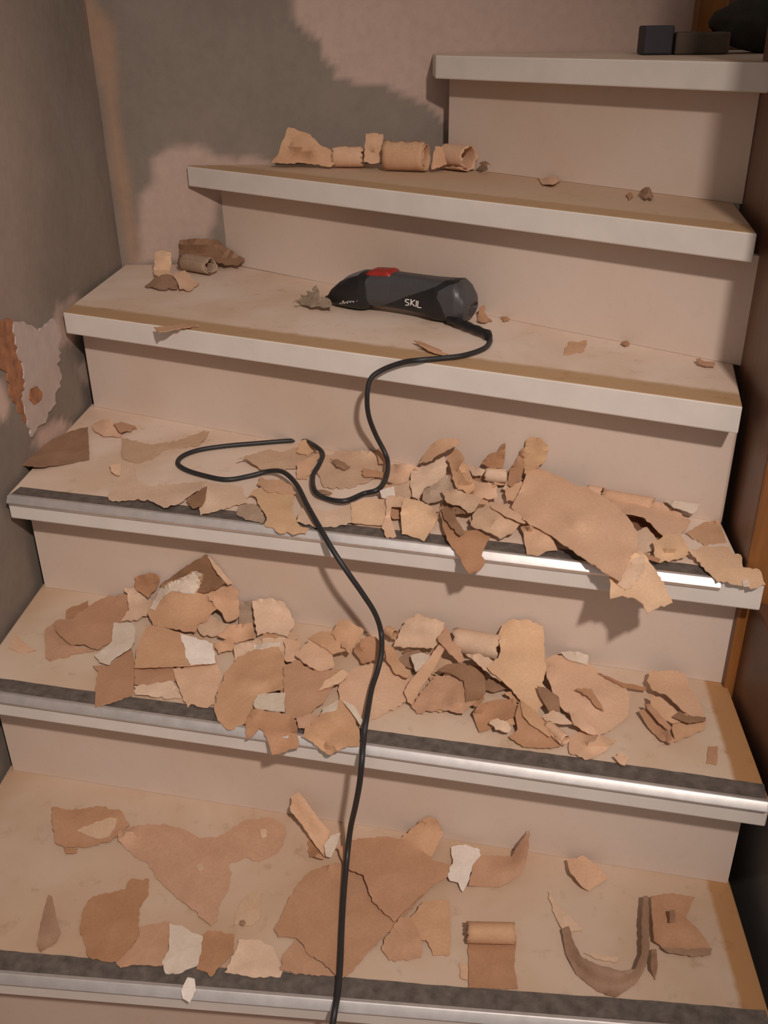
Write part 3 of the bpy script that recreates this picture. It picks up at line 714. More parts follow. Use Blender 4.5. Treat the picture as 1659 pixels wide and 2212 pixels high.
S(3, 'rounded ochre scrap at the profile right of the biggest sheet on the third step', [(1410,1172,1.7),(1435,1156,2.4),(1470,1152,2.2),(1482,1170,1.8),(1492,1195,.8),(1470,1205,.5),(1425,1216,.4),(1415,1202,1)], 'ochre', mid=[(1448,1182,2.3)])
S(3, 'thin dark stick-like sliver left of the rounded ochre scrap', [(1363,1184,2.3),(1372,1186,2.3),(1427,1208,1.0),(1424,1215,.8),(1395,1206,1.2)], 'rust', rough=.4)
S(3, 'long tan scrap running out to the right end of the third step', [(1489,1190,1),(1520,1181,.8),(1575,1180,.6),(1580,1192,.6),(1600,1198,.6),(1605,1225,.5),(1640,1230,.5),(1654,1262,.4),(1628,1270,.2),(1585,1262,.3),(1570,1255,.4),(1550,1257,.4),(1520,1225,.7)], 'ochre', patch=[(1604,1254),(1616,1252),(1620,1266),(1606,1266)])
S(3, 'torn flap with a whitish streak hanging far over the third step edge', [(1318,1240,1.0),(1345,1215,1.4),(1378,1183,1.8),(1390,1195,1.7),(1402,1213,1.3),(1416,1230,.9),(1436,1265,.1),(1453,1301,-.6),(1415,1315,-.9),(1398,1326,-1.1),(1386,1302,-.6),(1370,1291,-.4),(1345,1286,-.3),(1318,1293,-.4)], 'ochre', rough=1.4,
  patch=[(1345,1240),(1372,1205),(1392,1202),(1394,1225),(1372,1262),(1352,1275),(1330,1258)], pmat='pale', plabel='whitish torn streak')
S(3, 'biggest tan sheet sticking out over the edge of the third step', [(1104,1096,1.9),(1118,1070,2.2),(1130,1045,2.6),(1136,1025,3.4),(1160,1008,3.8),(1185,1019,3.8),(1220,1035,3.8),(1250,1050,3.8),(1270,1052,3.8),(1287,1065,3.8),(1310,1075,3.6),(1340,1100,3.4),(1360,1122,3.4),(1375,1145,3.2),(1379,1170,2.9),(1375,1190,2.6),(1362,1200,2.4),(1350,1230,1.8),(1340,1256,1.4),(1320,1245,1.3),(1260,1205,1.7),(1185,1153,1.9),(1140,1128,1.9),(1118,1112,1.9)], 'tan', rough=.9, mid=[(1250,1120,3.3)], grid=14)

# ---- second step, left
S(2, 'faint triangular flake by the wall on the left of the second step', [(20,1400,.1),(34,1370,.1),(62,1396,.3),(78,1404,.4),(50,1410,.1)], 'tan')
S(2, 'lower rust sheet at the far left of the second step', [(97,1362,.2),(118,1345,.3),(150,1392,.5),(205,1405,.2),(160,1412,.1),(110,1428,.1),(98,1420,.1)], 'rust')
S(2, 'small rust flake behind the left sheets of the second step', [(143,1318,.3),(190,1297,.5),(192,1310,.6),(162,1333,.3),(142,1336,.2)], 'rust')
S(2, 'broad rust sheet on the left of the second step beside a white scrap', [(118,1342,.4),(160,1334,1),(190,1312,.6),(205,1300,.4),(235,1286,.3),(276,1285,.3),(280,1320,.3),(264,1345,.3),(248,1346,.3),(243,1385,.3),(210,1403,.3),(180,1391,.5),(152,1392,.8),(120,1362,.9)], 'rust')
S(2, 'tan pentagon scrap covering the glue strip on the left of the second step', [(200,1438,.2),(236,1438,.3),(262,1416,.4),(285,1402,.4),(291,1430,.4),(291,1455,.4),(286,1500,.4),(250,1515,.3),(205,1528,.2),(205,1490,.3),(212,1450,.2)], 'rust', rough=.8)
S(2, 'whitish crescent scrap on the left of the second step', [(245,1345,.8),(285,1345,.9),(292,1360,.9),(291,1385,.9),(279,1402,.9),(258,1415,.8),(240,1428,.5),(236,1436,.4),(215,1430,.4),(203,1416,.4),(225,1402,.5),(242,1385,.6),(243,1362,.7)], 'white', rough=.8)
S(2, 'pale cream scrap above the whitish crescent on the second step', [(268,1270,1),(290,1270,1),(320,1290,1),(332,1300,.9),(322,1325,.7),(295,1340,.6),(262,1341,.5),(279,1318,.6),(275,1290,.8)], 'pale')
S(2, 'rust scrap leaning on the riser at the left of the second step', [(290,1247,2.5),(320,1238,3),(346,1245,2.5),(341,1265,1.6),(320,1292,.6),(292,1272,1)], 'rust')
S(2, 'large dark brown sheet standing against the riser on the second step', [(345,1264,2),(385,1235,4),(415,1215,5.6),(445,1198,7.2),(470,1225,6.2),(492,1256,4),(470,1270,2.6),(440,1280,2),(400,1280,1.5),(362,1280,1.4)], 'brown', rough=.7)
S(2, 'light narrow splinter along the edge of the standing brown sheet', [(446,1199,7.5),(453,1203,7.5),(477,1229,6.2),(492,1248,5.2),(503,1260,4.2),(492,1263,4.2),(470,1240,5.4)], 'pale', rough=.4)
S(2, 'tan scrap with a lifted corner right of the standing brown sheet', [(440,1276,2.4),(470,1267,3.2),(500,1265,3.6),(516,1275,3.2),(517,1320,2.2),(511,1336,1.7),(490,1343,1.4),(480,1325,1.8),(465,1310,2.2),(450,1290,2.4)], 'tan')
S(2, 'painted brown shade strip in the gap left of the pale square on the second step', [(512,1300,.6),(545,1296,.8),(552,1350,.4),(518,1352,.4)], 'grey')  # shade in the gap, put in as a flat dark sheet
S(2, 'pale square scrap leaning on the riser left of the cord on the second step', [(545,1298,3.2),(580,1291,3.4),(610,1300,2.8),(626,1320,2),(636,1345,1.2),(621,1376,.6),(590,1366,1),(565,1368,1.1),(555,1373,1),(548,1330,2.2)], 'pale', mid=[(590,1330,2.5)])
S(2, 'crumpled greyish flake below the white-topped sheet on the second step', [(424,1346,1),(455,1326,1.6),(480,1345,1.5),(500,1350,1.1),(470,1372,.8),(440,1374,.7),(428,1362,.7)], 'pale')
S(2, 'tan folded flake below the pale square on the second step', [(470,1374,.5),(500,1350,1.3),(545,1345,1.1),(552,1376,.5),(510,1390,.4)], 'tan')
S(2, 'tan sheet with a white top half on the left of the second step', [(318,1325,1.3),(335,1290,2.4),(350,1262,3.8),(395,1245,5.2),(425,1230,6.2),(438,1235,6.2),(437,1265,4.6),(452,1290,2.9),(472,1312,1.9),(456,1325,1.6),(446,1340,1.4),(426,1350,1.2),(420,1366,1.2),(380,1360,1.3),(330,1350,1.2)], 'tan',
  patch=[(335,1295),(348,1268),(395,1247),(424,1233),(435,1238),(432,1262),(420,1282),(400,1281),(375,1276),(352,1287),(335,1318),(323,1314)])
S(2, 'brown flake peeking out under the white-cornered sheet on the second step', [(290,1444,.4),(375,1438,.5),(380,1470,.4),(320,1486,.3),(290,1478,.3)], 'rust')
S(2, 'pale flake below the white-cornered sheet on the second step', [(290,1482,.3),(375,1472,.3),(392,1508,.3),(340,1506,.2),(292,1500,.2)], 'pale')
S(2, 'tan scrap reaching over the glue strip below the white-cornered sheet', [(373,1445,.7),(420,1438,.9),(470,1436,.7),(482,1462,.6),(466,1500,.5),(463,1520,.4),(440,1528,.4),(412,1520,.4),(405,1529,.3),(392,1500,.5)], 'tan', rough=1.4)
S(2, 'small tan scrap right of the bright white corner on the second step', [(462,1390,.9),(500,1376,1),(512,1402,.7),(472,1412,.6)], 'tan')
S(2, 'tan sheet with a bright white right corner on the second step', [(290,1442,1.2),(295,1400,1.6),(318,1350,2.2),(350,1355,2.1),(385,1365,2.0),(461,1388,1.8),(468,1432,1.4),(410,1438,1.3),(350,1441,1.2)], 'tan', rough=.5,
  patch=[(388,1367),(459,1389),(466,1431),(412,1436),(401,1420),(398,1395)], pmat='bright', plabel='bright white printed corner')
# middle
S(2, 'dull pale sheet left of the cord near the riser of the second step', [(508,1392,.4),(560,1380,.5),(616,1377,.6),(627,1400,.6),(612,1426,.5),(560,1432,.4),(505,1427,.4)], 'pale', patch=[(548,1392),(606,1386),(600,1418),(548,1424)])
S(2, 'large pale tan sheet running over the profile left of the cord on the second step', [(488,1450,.9),(510,1422,1),(550,1402,1),(602,1396,1),(614,1420,.9),(618,1455,.8),(614,1485,.8),(572,1499,.7),(560,1511,.6),(541,1536,.5),(531,1561,.4),(500,1576,.1),(485,1571,.2),(470,1556,.4),(462,1530,.5),(470,1490,.7)], 'tan')
S(2, 'flat tan sheet beneath the cord in the middle of the second step', [(732,1470,.6),(770,1440,.8),(830,1430,.9),(862,1450,.7),(888,1470,.5),(877,1515,.4),(830,1541,.3),(775,1566,.3),(755,1546,.4),(732,1516,.5)], 'tan')
S(2, 'tan sheet with a sagging point left of the cord on the second step', [(612,1440,1.9),(640,1425,2.1),(670,1445,1.9),(690,1450,1.8),(742,1444,1.5),(748,1465,1.3),(716,1486,1.4),(701,1516,1.2),(670,1541,1),(640,1551,.9),(615,1546,1)], 'rust')
S(2, 'white chip in front of the sagging tan sheet on the second step', [(557,1500,1.6),(585,1497,1.7),(616,1496,1.7),(615,1538,1.3),(580,1534,1.2),(555,1531,1.2),(547,1522,1.3)], 'white', rough=.9)
S(2, 'brown folded bits above the profile left of the cord on the second step', [(640,1549,1.2),(680,1540,1.4),(697,1555,1.2),(672,1576,.7),(645,1573,.6)], 'rust')
S(2, 'torn tan flap hanging over the profile of the second step', [(548,1531,1),(580,1536,1.1),(615,1541,1.1),(640,1556,.9),(642,1585,.4),(646,1615,-.6),(610,1625,-1),(588,1631,-1.3),(578,1600,-.3),(570,1580,.2),(560,1573,.3),(546,1590,-.2),(532,1596,-.4),(530,1566,.3),(535,1546,.6)], 'rust', rough=1.2)
S(2, 'torn tan scrap over the profile just left of the cord on the second step', [(658,1576,.6),(690,1546,1),(700,1529,1.3),(735,1510,1.5),(762,1545,1.1),(776,1575,.5),(779,1610,-.4),(740,1616,-.6),(712,1631,-1),(690,1616,-.6),(670,1601,-.1),(651,1591,.2)], 'tan', rough=1.4, patch=[(694,1542),(698,1530),(732,1512),(728,1532)])
S(2, 'white sliver touching the cord above the profile of the second step', [(738,1511,1.9),(765,1525,1.9),(783,1555,1.3),(779,1567,1.2)], 'white', rough=.5)
S(2, 'tan flake left of the curled scraps behind the cord on the second step', [(615,1380,1),(650,1384,1.2),(642,1430,1),(615,1426,.8)], 'tan')
S(2, 'tan scrap with a raised dark lower rim left of the cord on the second step', [(638,1416,2.4),(655,1396,2.4),(672,1378,2.8),(716,1410,2.2),(722,1440,1.8),(695,1449,1.9),(668,1440,2.2)], 'tan')
S(2, 'slanted tan scrap with a sharp edge left of the cord on the second step', [(665,1378,2.6),(690,1364,3),(715,1364,3.4),(730,1380,3),(747,1405,2.4),(720,1413,2.2),(700,1398,2.4)], 'tan', rough=.7)
S(2, 'bent tan scrap pointing up beside the cord on the second step', [(715,1368,2.6),(735,1336,4.3),(755,1340,4.3),(786,1360,3.3),(777,1380,2.6),(755,1411,2),(735,1389,2.3)], 'tan')
S(2, 'hollow curled scrap under the cord on the second step', [(764,1406,1.2),(780,1380,2.8),(800,1374,3.1),(826,1384,2.7),(831,1420,1.7),(800,1430,1.2),(780,1432,1)], 'rust', mid=[(798,1400,2.2)])
S(2, 'narrow bright scrap resting on the sagging sheet left of the cord', [(688,1491,1.8),(702,1470,2),(740,1446,2.1),(754,1455,2),(735,1474,1.8)], 'ochre')
# pile right of the cord
R(2, 'tiny curl right behind the cord on the second step', (836, 1362), (852, 1372), 0.9, 'tan', start=3, turns=1.1, base=0.012, torn=.001)
S(2, 'ragged strip running down right of the cord on the second step', [(830,1391,2.4),(850,1398,2.6),(864,1430,2.2),(887,1454,1.6),(880,1464,1.4),(850,1452,1.4),(834,1426,1.8)], 'tan')
S(2, 'greyish sheet leaning on the riser right of the cord on the second step', [(850,1396,1.6),(865,1360,3.2),(875,1340,4.4),(905,1326,5.2),(960,1345,4.6),(956,1380,3.2),(936,1401,2.2),(900,1398,2)], 'pale')
S(2, 'white scrap lying right of the ragged strip on the second step', [(887,1416,2.2),(910,1410,2.4),(936,1415,2.4),(916,1441,2),(898,1451,1.8)], 'white')
S(2, 'rolled-edge bowl of tan scrap in front of the pile on the second step', [(888,1526,.5),(915,1490,1.3),(940,1460,2.1),(980,1457,2.2),(1003,1475,2),(1004,1505,1.4),(1030,1512,1.2),(1002,1541,.7),(975,1537,.5),(945,1532,.3),(900,1541,.2)], 'rust', rough=1.4)
S(2, 'long straight strip slanting down left of the bowl on the second step', [(948,1392,3.2),(961,1400,3.2),(941,1440,2.7),(906,1490,1.9),(890,1523,1),(880,1516,1),(873,1492,1.5),(890,1465,2.1),(920,1430,2.9)], 'tan', rough=.6)
S(2, 'brown arched scrap over the bowl on the second step', [(944,1447,2.8),(965,1435,3.6),(1000,1432,4),(1030,1445,3.6),(1046,1460,3),(1049,1496,1.8),(1036,1509,1.3),(1006,1516,1.1),(1002,1470,2.6),(975,1455,2.8)], 'brown', rough=.8)
S(2, 'narrow standing strip left of the fat tube on the second step', [(945,1378,4),(957,1362,4.4),(966,1350,4.9),(977,1385,4),(991,1396,3.4),(1005,1426,2.4),(990,1431,2.4),(968,1408,3)], 'rust')
R(2, 'fat light tube at the top of the second step pile', (982, 1378), (1080, 1396), 2.0, 'pale', start=4.2, turns=1.25, base=0.014)
S(2, 'light flap in front of the fat tube on the second step', [(1006,1413,3),(1035,1411,3.2),(1060,1424,3.2),(1087,1450,2.8),(1082,1472,2.6),(1060,1459,2.6),(1040,1441,2.8)], 'pale')
S(2, 'large ochre sheet leaning in the middle of the second step pile', [(1076,1372,4.2),(1085,1350,5.2),(1105,1338,5.8),(1140,1338,5.8),(1173,1352,5.2),(1176,1385,4.2),(1176,1420,3.2),(1181,1440,2.8),(1171,1475,2),(1186,1500,1.5),(1160,1541,1),(1140,1531,1.2),(1115,1501,1.8),(1086,1471,2.3),(1060,1451,2.7),(1052,1441,2.9),(1076,1421,3.2),(1081,1400,3.6)], 'ochre', rough=1.3, mid=[(1125,1420,3.6)])
S(2, 'brown flat scrap at the front of the second step pile', [(1021,1541,.8),(1035,1520,1.2),(1075,1511,1.6),(1116,1509,1.6),(1117,1546,1.2),(1085,1556,1),(1055,1576,.4),(1035,1581,.3)], 'rust', rough=.7)
S(2, 'curled scrap with a dark opening at the front of the second step pile', [(1113,1548,1.9),(1120,1520,2.4),(1130,1514,2.6),(1150,1540,2),(1181,1570,1.3),(1222,1600,.6),(1215,1609,.5),(1190,1616,.4),(1130,1613,.4),(1099,1591,.6),(1118,1576,1.1)], 'rust', rough=.8)
S(2, 'light thin flake at the front of the second step pile', [(1056,1562,1.3),(1075,1551,1.7),(1107,1565,1.5),(1101,1581,1),(1070,1576,.8)], 'pale')
S(2, 'slanted tan strip above the dark opening on the second step', [(1123,1510,2.5),(1150,1530,2.3),(1166,1545,2.1),(1202,1581,1.4),(1186,1592,1.2),(1150,1567,1.6),(1130,1547,2)], 'tan', rough=.8)
S(2, 'large tan sheet with layered edges right of the second step pile', [(1172,1425,2.2),(1200,1414,2),(1250,1419,1.5),(1300,1454,1.3),(1346,1479,1.1),(1360,1500,1.1),(1357,1545,.9),(1321,1576,.7),(1295,1588,.6),(1270,1577,.8),(1240,1552,1.1),(1215,1531,1.4),(1192,1491,1.8),(1180,1450,2)], 'tan', mid=[(1280,1510,1.6)])
S(2, 'dark brown triangle beside the large ochre sheet on the second step', [(1160,1482,2.9),(1181,1487,2.9),(1207,1505,2.4),(1210,1536,1.6),(1186,1537,1.6),(1165,1500,2.4)], 'brown', rough=.7)
S(2, 'light curled strip below the dark triangle on the second step', [(1171,1546,2),(1195,1534,2.3),(1216,1545,2),(1242,1566,1.4),(1210,1564,1.4),(1180,1557,1.6)], 'pale', rough=.7)
R(2, 'thin light tube at the lower right of the second step pile', (1182, 1566), (1222, 1598), 0.85, 'tan', start=1.5, base=0.006, torn=.001)
S(2, 'tan layered scrap below the layered sheet on the second step', [(1228,1535,1.9),(1250,1545,1.8),(1280,1570,1.3),(1297,1588,1),(1270,1584,1),(1240,1565,1.4)], 'tan', rough=.7)
S(2, 'torn brown tongue sticking up from the layered sheet on the second step', [(1243,1488,2.4),(1276,1487,2.6),(1291,1510,2),(1306,1536,1.4),(1288,1527,1.4),(1268,1502,1.8)], 'rust', rough=.7)
S(2, 'long thin splinter behind the layered sheet on the second step', [(1292,1453,1.9),(1345,1475,1.6),(1396,1484,1.2),(1396,1492,.9),(1345,1484,1.2)], 'rust', rough=.5)
S(2, 'flat tan scrap touching the glue strip right of the pile on the second step', [(1226,1592,.3),(1250,1581,.3),(1300,1589,.2),(1331,1600,.2),(1301,1626,.3),(1270,1640,.3),(1230,1626,.4)], 'tan')
S(2, 'whitish curl at the riser right of the pile on the second step', [(1211,1408,2.4),(1245,1407,2),(1271,1415,1.4),(1269,1436,.9),(1237,1427,1.6),(1222,1421,1.9)], 'white', rough=.7)
S(2, 'small chip on the glue strip at the right of the second step', [(1324,1633,.7),(1345,1625,.9),(1359,1640,.6),(1351,1653,.4),(1338,1649,.5)], 'tan')
# right cluster of the second step
S(2, 'tan back sheet of the right cluster on the second step', [(1397,1470,1.6),(1405,1450,2.2),(1450,1447,2.2),(1481,1455,1.8),(1490,1485,1.2),(1516,1530,.7),(1526,1556,.5),(1500,1551,.8),(1470,1531,1.2),(1440,1501,1.6),(1410,1491,1.7)], 'tan')
S(2, 'tan front sheet of the right cluster on the second step', [(1450,1552,1.1),(1480,1540,1.3),(1500,1555,1.1),(1526,1550,1),(1521,1576,.4),(1480,1592,.3),(1458,1602,.3)], 'tan')
S(2, 'cupped middle scrap of the right cluster on the second step', [(1404,1500,2.2),(1425,1505,2.2),(1450,1525,1.9),(1481,1556,1.3),(1455,1562,1.1),(1425,1552,1.5),(1408,1531,1.8)], 'tan', mid=[(1435,1535,1.2)])
S(2, 'upper dark strip at the left of the right cluster on the second step', [(1391,1520,2.1),(1405,1520,2.1),(1451,1571,1.4),(1446,1580,1.3),(1420,1557,1.5)], 'rust', rough=.5)
S(2, 'lowest strip at the front of the right cluster on the second step', [(1379,1535,1.1),(1395,1531,1.3),(1440,1577,.8),(1459,1601,.5),(1450,1607,.3),(1425,1597,.3),(1400,1571,.5)], 'rust', rough=.5)
S(2, 'twisted brown sliver on the right of the right cluster on the second step', [(1452,1548,1.9),(1468,1536,2.2),(1484,1546,2),(1525,1549,1.6),(1524,1557,1.3),(1490,1562,1.4),(1470,1556,1.6)], 'brown', rough=.5)
S(2, 'flat rust rectangle near the right end of the second step', [(1526,1648,.1),(1531,1612,.1),(1551,1612,.1),(1548,1652,.1)], 'rust', rough=.6)
# ---- lowest step
S(1, 'rust sheet with a curled pale middle at the back left of the lowest step', [(112,1742,2),(150,1750,1.2),(215,1741,1.6),(262,1752,1.8),(280,1782,1),(257,1802,.7),(240,1816,.5),(190,1829,.4),(140,1831,.4),(119,1820,.6),(113,1790,1.2)], 'rust', patch=[(166,1794),(205,1776),(238,1766),(253,1767),(248,1790),(234,1808),(210,1811),(185,1804)], pmat='pale', plabel='pale torn face')
S(1, 'small rust chip below the curled rust sheet on the lowest step', [(138,1832,.2),(168,1832,.2),(165,1842,.1),(142,1844,.1)], 'rust')
S(1, 'dark brown triangle standing alone at the left of the lowest step', [(104,1932,3.2),(111,1935,3.2),(121,1980,2),(131,2016,.9),(120,2036,.4),(86,2056,.1),(79,2040,.3),(90,1985,1.6)], 'brown', rough=.5)
S(1, 'broad irregular rust sheet across the back left of the lowest step', [(256,1795,.3),(300,1782,.3),(360,1781,.3),(405,1795,.4),(430,1810,.2),(470,1808,.2),(500,1790,.3),(530,1770,.5),(590,1767,.6),(616,1780,.6),(619,1800,.4),(600,1841,.2),(560,1861,.1),(530,1851,.2),(495,1866,.2),(501,1886,.2),(491,1926,.2),(476,1946,.2),(469,1986,.3),(455,2000,.4),(400,1951,.3),(360,1919,.2),(335,1891,.1),(315,1861,.1),(290,1851,.1),(270,1831,.1),(255,1815,.2)], 'rust', grid=15, patch=[[(424,1868),(436,1862),(441,1875),(430,1882)],[(562,1792),(574,1790),(576,1806),(566,1812)]], pmat='pale', plabel='pale worn spot')
S(1, 'rounded rust sheet near the left front of the lowest step', [(172,2010,.2),(178,1970,.2),(190,1945,.2),(215,1932,.2),(270,1922,.2),(282,1899,.2),(322,1899,.2),(321,1930,.2),(301,1960,.3),(299,2000,.4),(303,2020,.4),(281,2050,.3),(260,2080,.3),(200,2072,.3),(188,2062,.2),(179,2030,.2)], 'rust')
S(1, 'brown sheet reaching the glue strip left of the lowest whitish scrap', [(300,2002,.4),(366,1990,.3),(368,2020,.3),(361,2060,.3),(351,2086,.3),(290,2083,.3),(260,2090,.3),(250,2081,.4),(281,2051,.5),(302,2022,.5)], 'rust', rough=.7)
S(1, 'brown sheet right of the white scrap at the front of the lowest step', [(437,2020,.3),(450,2009,.3),(506,2018,.2),(503,2060,.3),(476,2086,.4),(455,2110,.3),(448,2101,.4),(424,2093,.4),(432,2060,.3)], 'rust')
S(1, 'whitish torn scrap over the glue strip on the left of the lowest step', [(366,1994,.5),(395,2000,.6),(415,2015,.6),(438,2022,.6),(434,2060,.5),(426,2085,.5),(400,2095,.5),(385,2103,.4),(358,2103,.4),(349,2080,.4),(365,2050,.5)], 'white', rough=.9)
S(1, 'small white chip lying on the aluminium profile of the lowest step', [(391,2140,.8),(405,2111,1),(420,2114,.9),(423,2140,.5),(410,2166,.3),(395,2157,.4)], 'bright', rough=.6)
S(1, 'dull pale sheet at the front left of the big fan-shaped sheet', [(505,2062,.1),(515,2030,.1),(560,2030,.1),(590,2046,.1),(609,2086,.1),(606,2110,.2),(540,2110,.2),(485,2100,.2)], 'pale')
S(1, 'faint greyish flake in the middle of the lowest step', [(520,1950,.1),(545,1925,.1),(566,1926,.1),(561,1985,.1),(545,2000,.1),(505,1996,.1),(510,1970,.1)], 'pale')
S(1, 'small dark crumb in the middle of the lowest step', [(517,1996,.2),(519,1988,.7),(527,1987,.8),(531,1993,.5),(526,2000,.1)], 'brown', rough=.3)
S(1, 'narrow tan strip leaning up against the riser of the lowest step', [(627,1750,3.2),(629,1722,4.7),(645,1711,5.2),(661,1730,4.6),(686,1765,3.2),(712,1796,2),(706,1831,.9),(701,1852,.5),(675,1816,1.2),(655,1786,2),(639,1766,2.8)], 'tan', rough=.8)
S(1, 'small rust flake under the leaning strip on the lowest step', [(664,1817,.2),(676,1812,.2),(700,1856,.1),(668,1851,.1)], 'rust')
S(1, 'white curl just left of the cord at the back of the lowest step', [(699,1826,1.2),(715,1805,2),(736,1799,2.2),(731,1815,1.8),(723,1836,1.2),(715,1852,.8),(704,1849,.8)], 'white', rough=.7)
S(1, 'brown torn scrap under the lower left of the big fan-shaped sheet', [(605,2096,.2),(612,2060,.2),(640,2029,.2),(661,2055,.3),(676,2071,.3),(701,2086,.3),(721,2108,.3),(660,2105,.2)], 'rust')
S(1, 'big fan-shaped rust sheet crossed by the cord on the lowest step', [(591,2006,.4),(605,1985,.4),(622,1945,.4),(645,1908,.4),(672,1880,.4),(725,1864,.4),(770,1878,.5),(830,1928,.5),(900,1934,.5),(936,1908,.5),(881,1971,.6),(831,2021,.6),(791,2061,.5),(756,2101,.4),(738,2113,.4),(725,2106,.4),(700,2081,.5),(672,2066,.6),(661,2056,.6),(656,2041,.6),(640,2026,.5),(620,2023,.5),(600,2023,.5)], 'rust', grid=15, rough=1.2)
S(1, 'tan scrap with a raised crest at the riser of the lowest step', [(858,1817,.8),(880,1800,1.3),(905,1775,2.6),(925,1764,3.2),(946,1775,2.8),(957,1800,1.6),(942,1830,.9),(926,1862,.4),(895,1849,.7),(875,1831,.8)], 'tan')
S(1, 'wide tan sheet overlapping the fan-shaped sheet right of the cord', [(727,1831,1),(760,1814,1),(830,1807,1.1),(880,1814,1.1),(942,1860,.9),(977,1869,.8),(972,1890,.8),(931,1916,.9),(901,1941,.9),(851,1991,1),(809,1951,1.2),(796,1926,1.3),(786,1891,1.5),(756,1879,1.4),(740,1859,1.3)], 'rust', grid=14)
S(1, 'tan tongue scrap right of the fan-shaped sheet on the lowest step', [(884,1986,1),(915,1948,1),(971,1944,1),(974,1980,.7),(972,2062,.2),(935,2064,.2),(925,2036,.5),(900,2026,.9)], 'tan')
S(1, 'rust ragged scrap between the fan-shaped sheet and the tan tongue', [(829,2031,.6),(860,1985,1),(885,1980,1.2),(896,2000,1.1),(906,2020,1),(913,2036,.8),(909,2067,.4),(880,2074,.3),(840,2074,.3),(824,2051,.4)], 'rust', rough=1.5)
S(1, 'whitish torn scrap at the back middle of the lowest step', [(974,1830,.7),(1005,1824,.7),(1036,1835,.6),(1041,1856,.5),(1023,1871,.5),(1011,1906,.4),(1000,1927,.6),(990,1906,.9),(971,1901,.9),(967,1888,.9),(978,1865,.6)], 'bright', rough=1.1)
S(1, 'rust sheet with an upturned right edge at the back of the lowest step', [(1012,1913,.1),(1022,1868,.3),(1040,1847,.4),(1105,1850,.6),(1116,1830,2.6),(1131,1810,4.1),(1144,1791,5.6),(1142,1830,3.8),(1134,1870,1.8),(1121,1891,1),(1100,1906,.3),(1080,1916,.1)], 'rust', rough=.7)
S(1, 'small curled tan scrap alone at the back right of the lowest step', [(1224,1857,1.4),(1260,1848,1.7),(1286,1865,1.3),(1314,1896,.4),(1290,1912,.2),(1272,1924,.2),(1260,1917,1),(1245,1900,1.6),(1230,1880,1.8)], 'tan', rough=.7)
S(1, 'flat rust sheet below a rolled edge at the front right of the lowest step', [(1010,2030,.3),(1115,2030,.3),(1111,2080,.2),(1119,2135,.3),(1012,2133,.3),(1012,2080,.2)], 'rust', rough=.8)
R(1, 'rolled tan scrap lying on the flat rust sheet on the lowest step', (1010, 2014), (1112, 2016), 1.45, 'tan', start=3.6, turns=1.2, base=0.002, torn=.0015)
S(1, 'tiny tan tab left of the flat rust sheet on the lowest step', [(992,2081,.2),(1010,2085,.2),(1009,2116,.1),(994,2112,.1)], 'tan')
S(1, 'dull tan tail leading into the brown ribbon curl on the lowest step', [(1183,1925,.3),(1194,1940,.2),(1236,1985,.3),(1258,2010,.3),(1217,2014,.5),(1200,1980,.3)], 'pale')
S(1, 'brown ribbon bent into a U at the front right of the lowest step', [(1213,2008,1.0),(1222,2060,.4),(1245,2105,.2),(1290,2141,.2),(1330,2153,.2),(1373,2126,.2),(1397,2086,.2),(1404,2040,.2),(1402,1980,.2),(1400,1935,.2),(1390,1935,2.2),(1387,1990,2.2),(1388,2058,2.2),(1374,2093,2),(1340,2097,1.8),(1290,2083,1.8),(1255,2066,1.7),(1240,2036,1.5),(1228,2000,1.2)], 'brown', rough=.7, grid=9)
S(1, 'thin pale flakes inside the brown ribbon bend on the lowest step', [(1262,2058,.3),(1290,2062,.4),(1338,2070,.3),(1330,2078,.2),(1290,2072,.2)], 'pale', rough=.7)
S(1, 'rust folded packet right of the brown ribbon on the lowest step', [(1406,1935,1.6),(1450,1929,1.9),(1502,1937,1.5),(1489,1965,1.3),(1481,1980,1.3),(1511,2010,.9),(1531,2040,.6),(1536,2055,.4),(1500,2058,.4),(1430,2046,.6),(1413,2031,1),(1409,1985,1.7)], 'rust', rough=.8)
S(1, 'dark underlayer of the folded packet on the lowest step', [(1428,2046,.1),(1480,2050,.2),(1538,2048,.4),(1536,2062,.1),(1500,2066,.1),(1445,2058,.1)], 'brown', rough=.6)
S(1, 'short tab standing on the folded packet on the lowest step', [(1446,1992,1.9),(1447,1966,3.4),(1458,1966,3.4),(1460,1990,2)], 'brown', rough=.4)
S(1, 'dark sliver standing right of the brown ribbon on the lowest step', [(1407,2050,1.6),(1418,2049,1.7),(1421,2085,.9),(1415,2117,.1),(1406,2090,.4)], 'brown', rough=.4)
S(3, 'small tan scrap lying over the cord at the back of the third step', [(640,976,.6),(650,952,1.6),(658,949,1.6),(666,956,1.4),(684,972,.8),(664,985,.4)], 'ochre', free=True)

# ------------------------------------------------------------------ the sander
MT['sgrey'] = simple('sander_grey_plastic', (0.060, 0.060, 0.066), 0.42, 0, 0.06, 200, 0.05)
MT['sblack'] = simple('sander_black_rubber', (0.012, 0.012, 0.014), 0.5, 0, 0.1, 200, 0.08)
MT['sred'] = simple('sander_red_switch', (0.32, 0.025, 0.018), 0.4, 0, 0.1, 100, 0)
MT['swhite'] = simple('sander_white_print', (0.75, 0.73, 0.72), 0.5, 0, 0.05, 100, 0)
MT['scord'] = simple('black_cord_rubber', (0.022, 0.022, 0.024), 0.5, 0, 0.15, 120, 0.05)
MT['sabr'] = simple('worn_sanding_sheet', (0.33, 0.255, 0.18), 0.9, 0, 0.3, 120, 0.6)
ZT = 4 * RH
Q0 = at(716, 668, ZT); Q1 = at(1010, 711, ZT)
AX = Vector((Q1.x - Q0.x, Q1.y - Q0.y, 0)); SL = AX.length; AX.normalize()
NB_ = Vector((-AX.y, AX.x, 0))                       # away from the camera
PC = Q0 + NB_ * 0.030                               # a point of the sander's middle plane
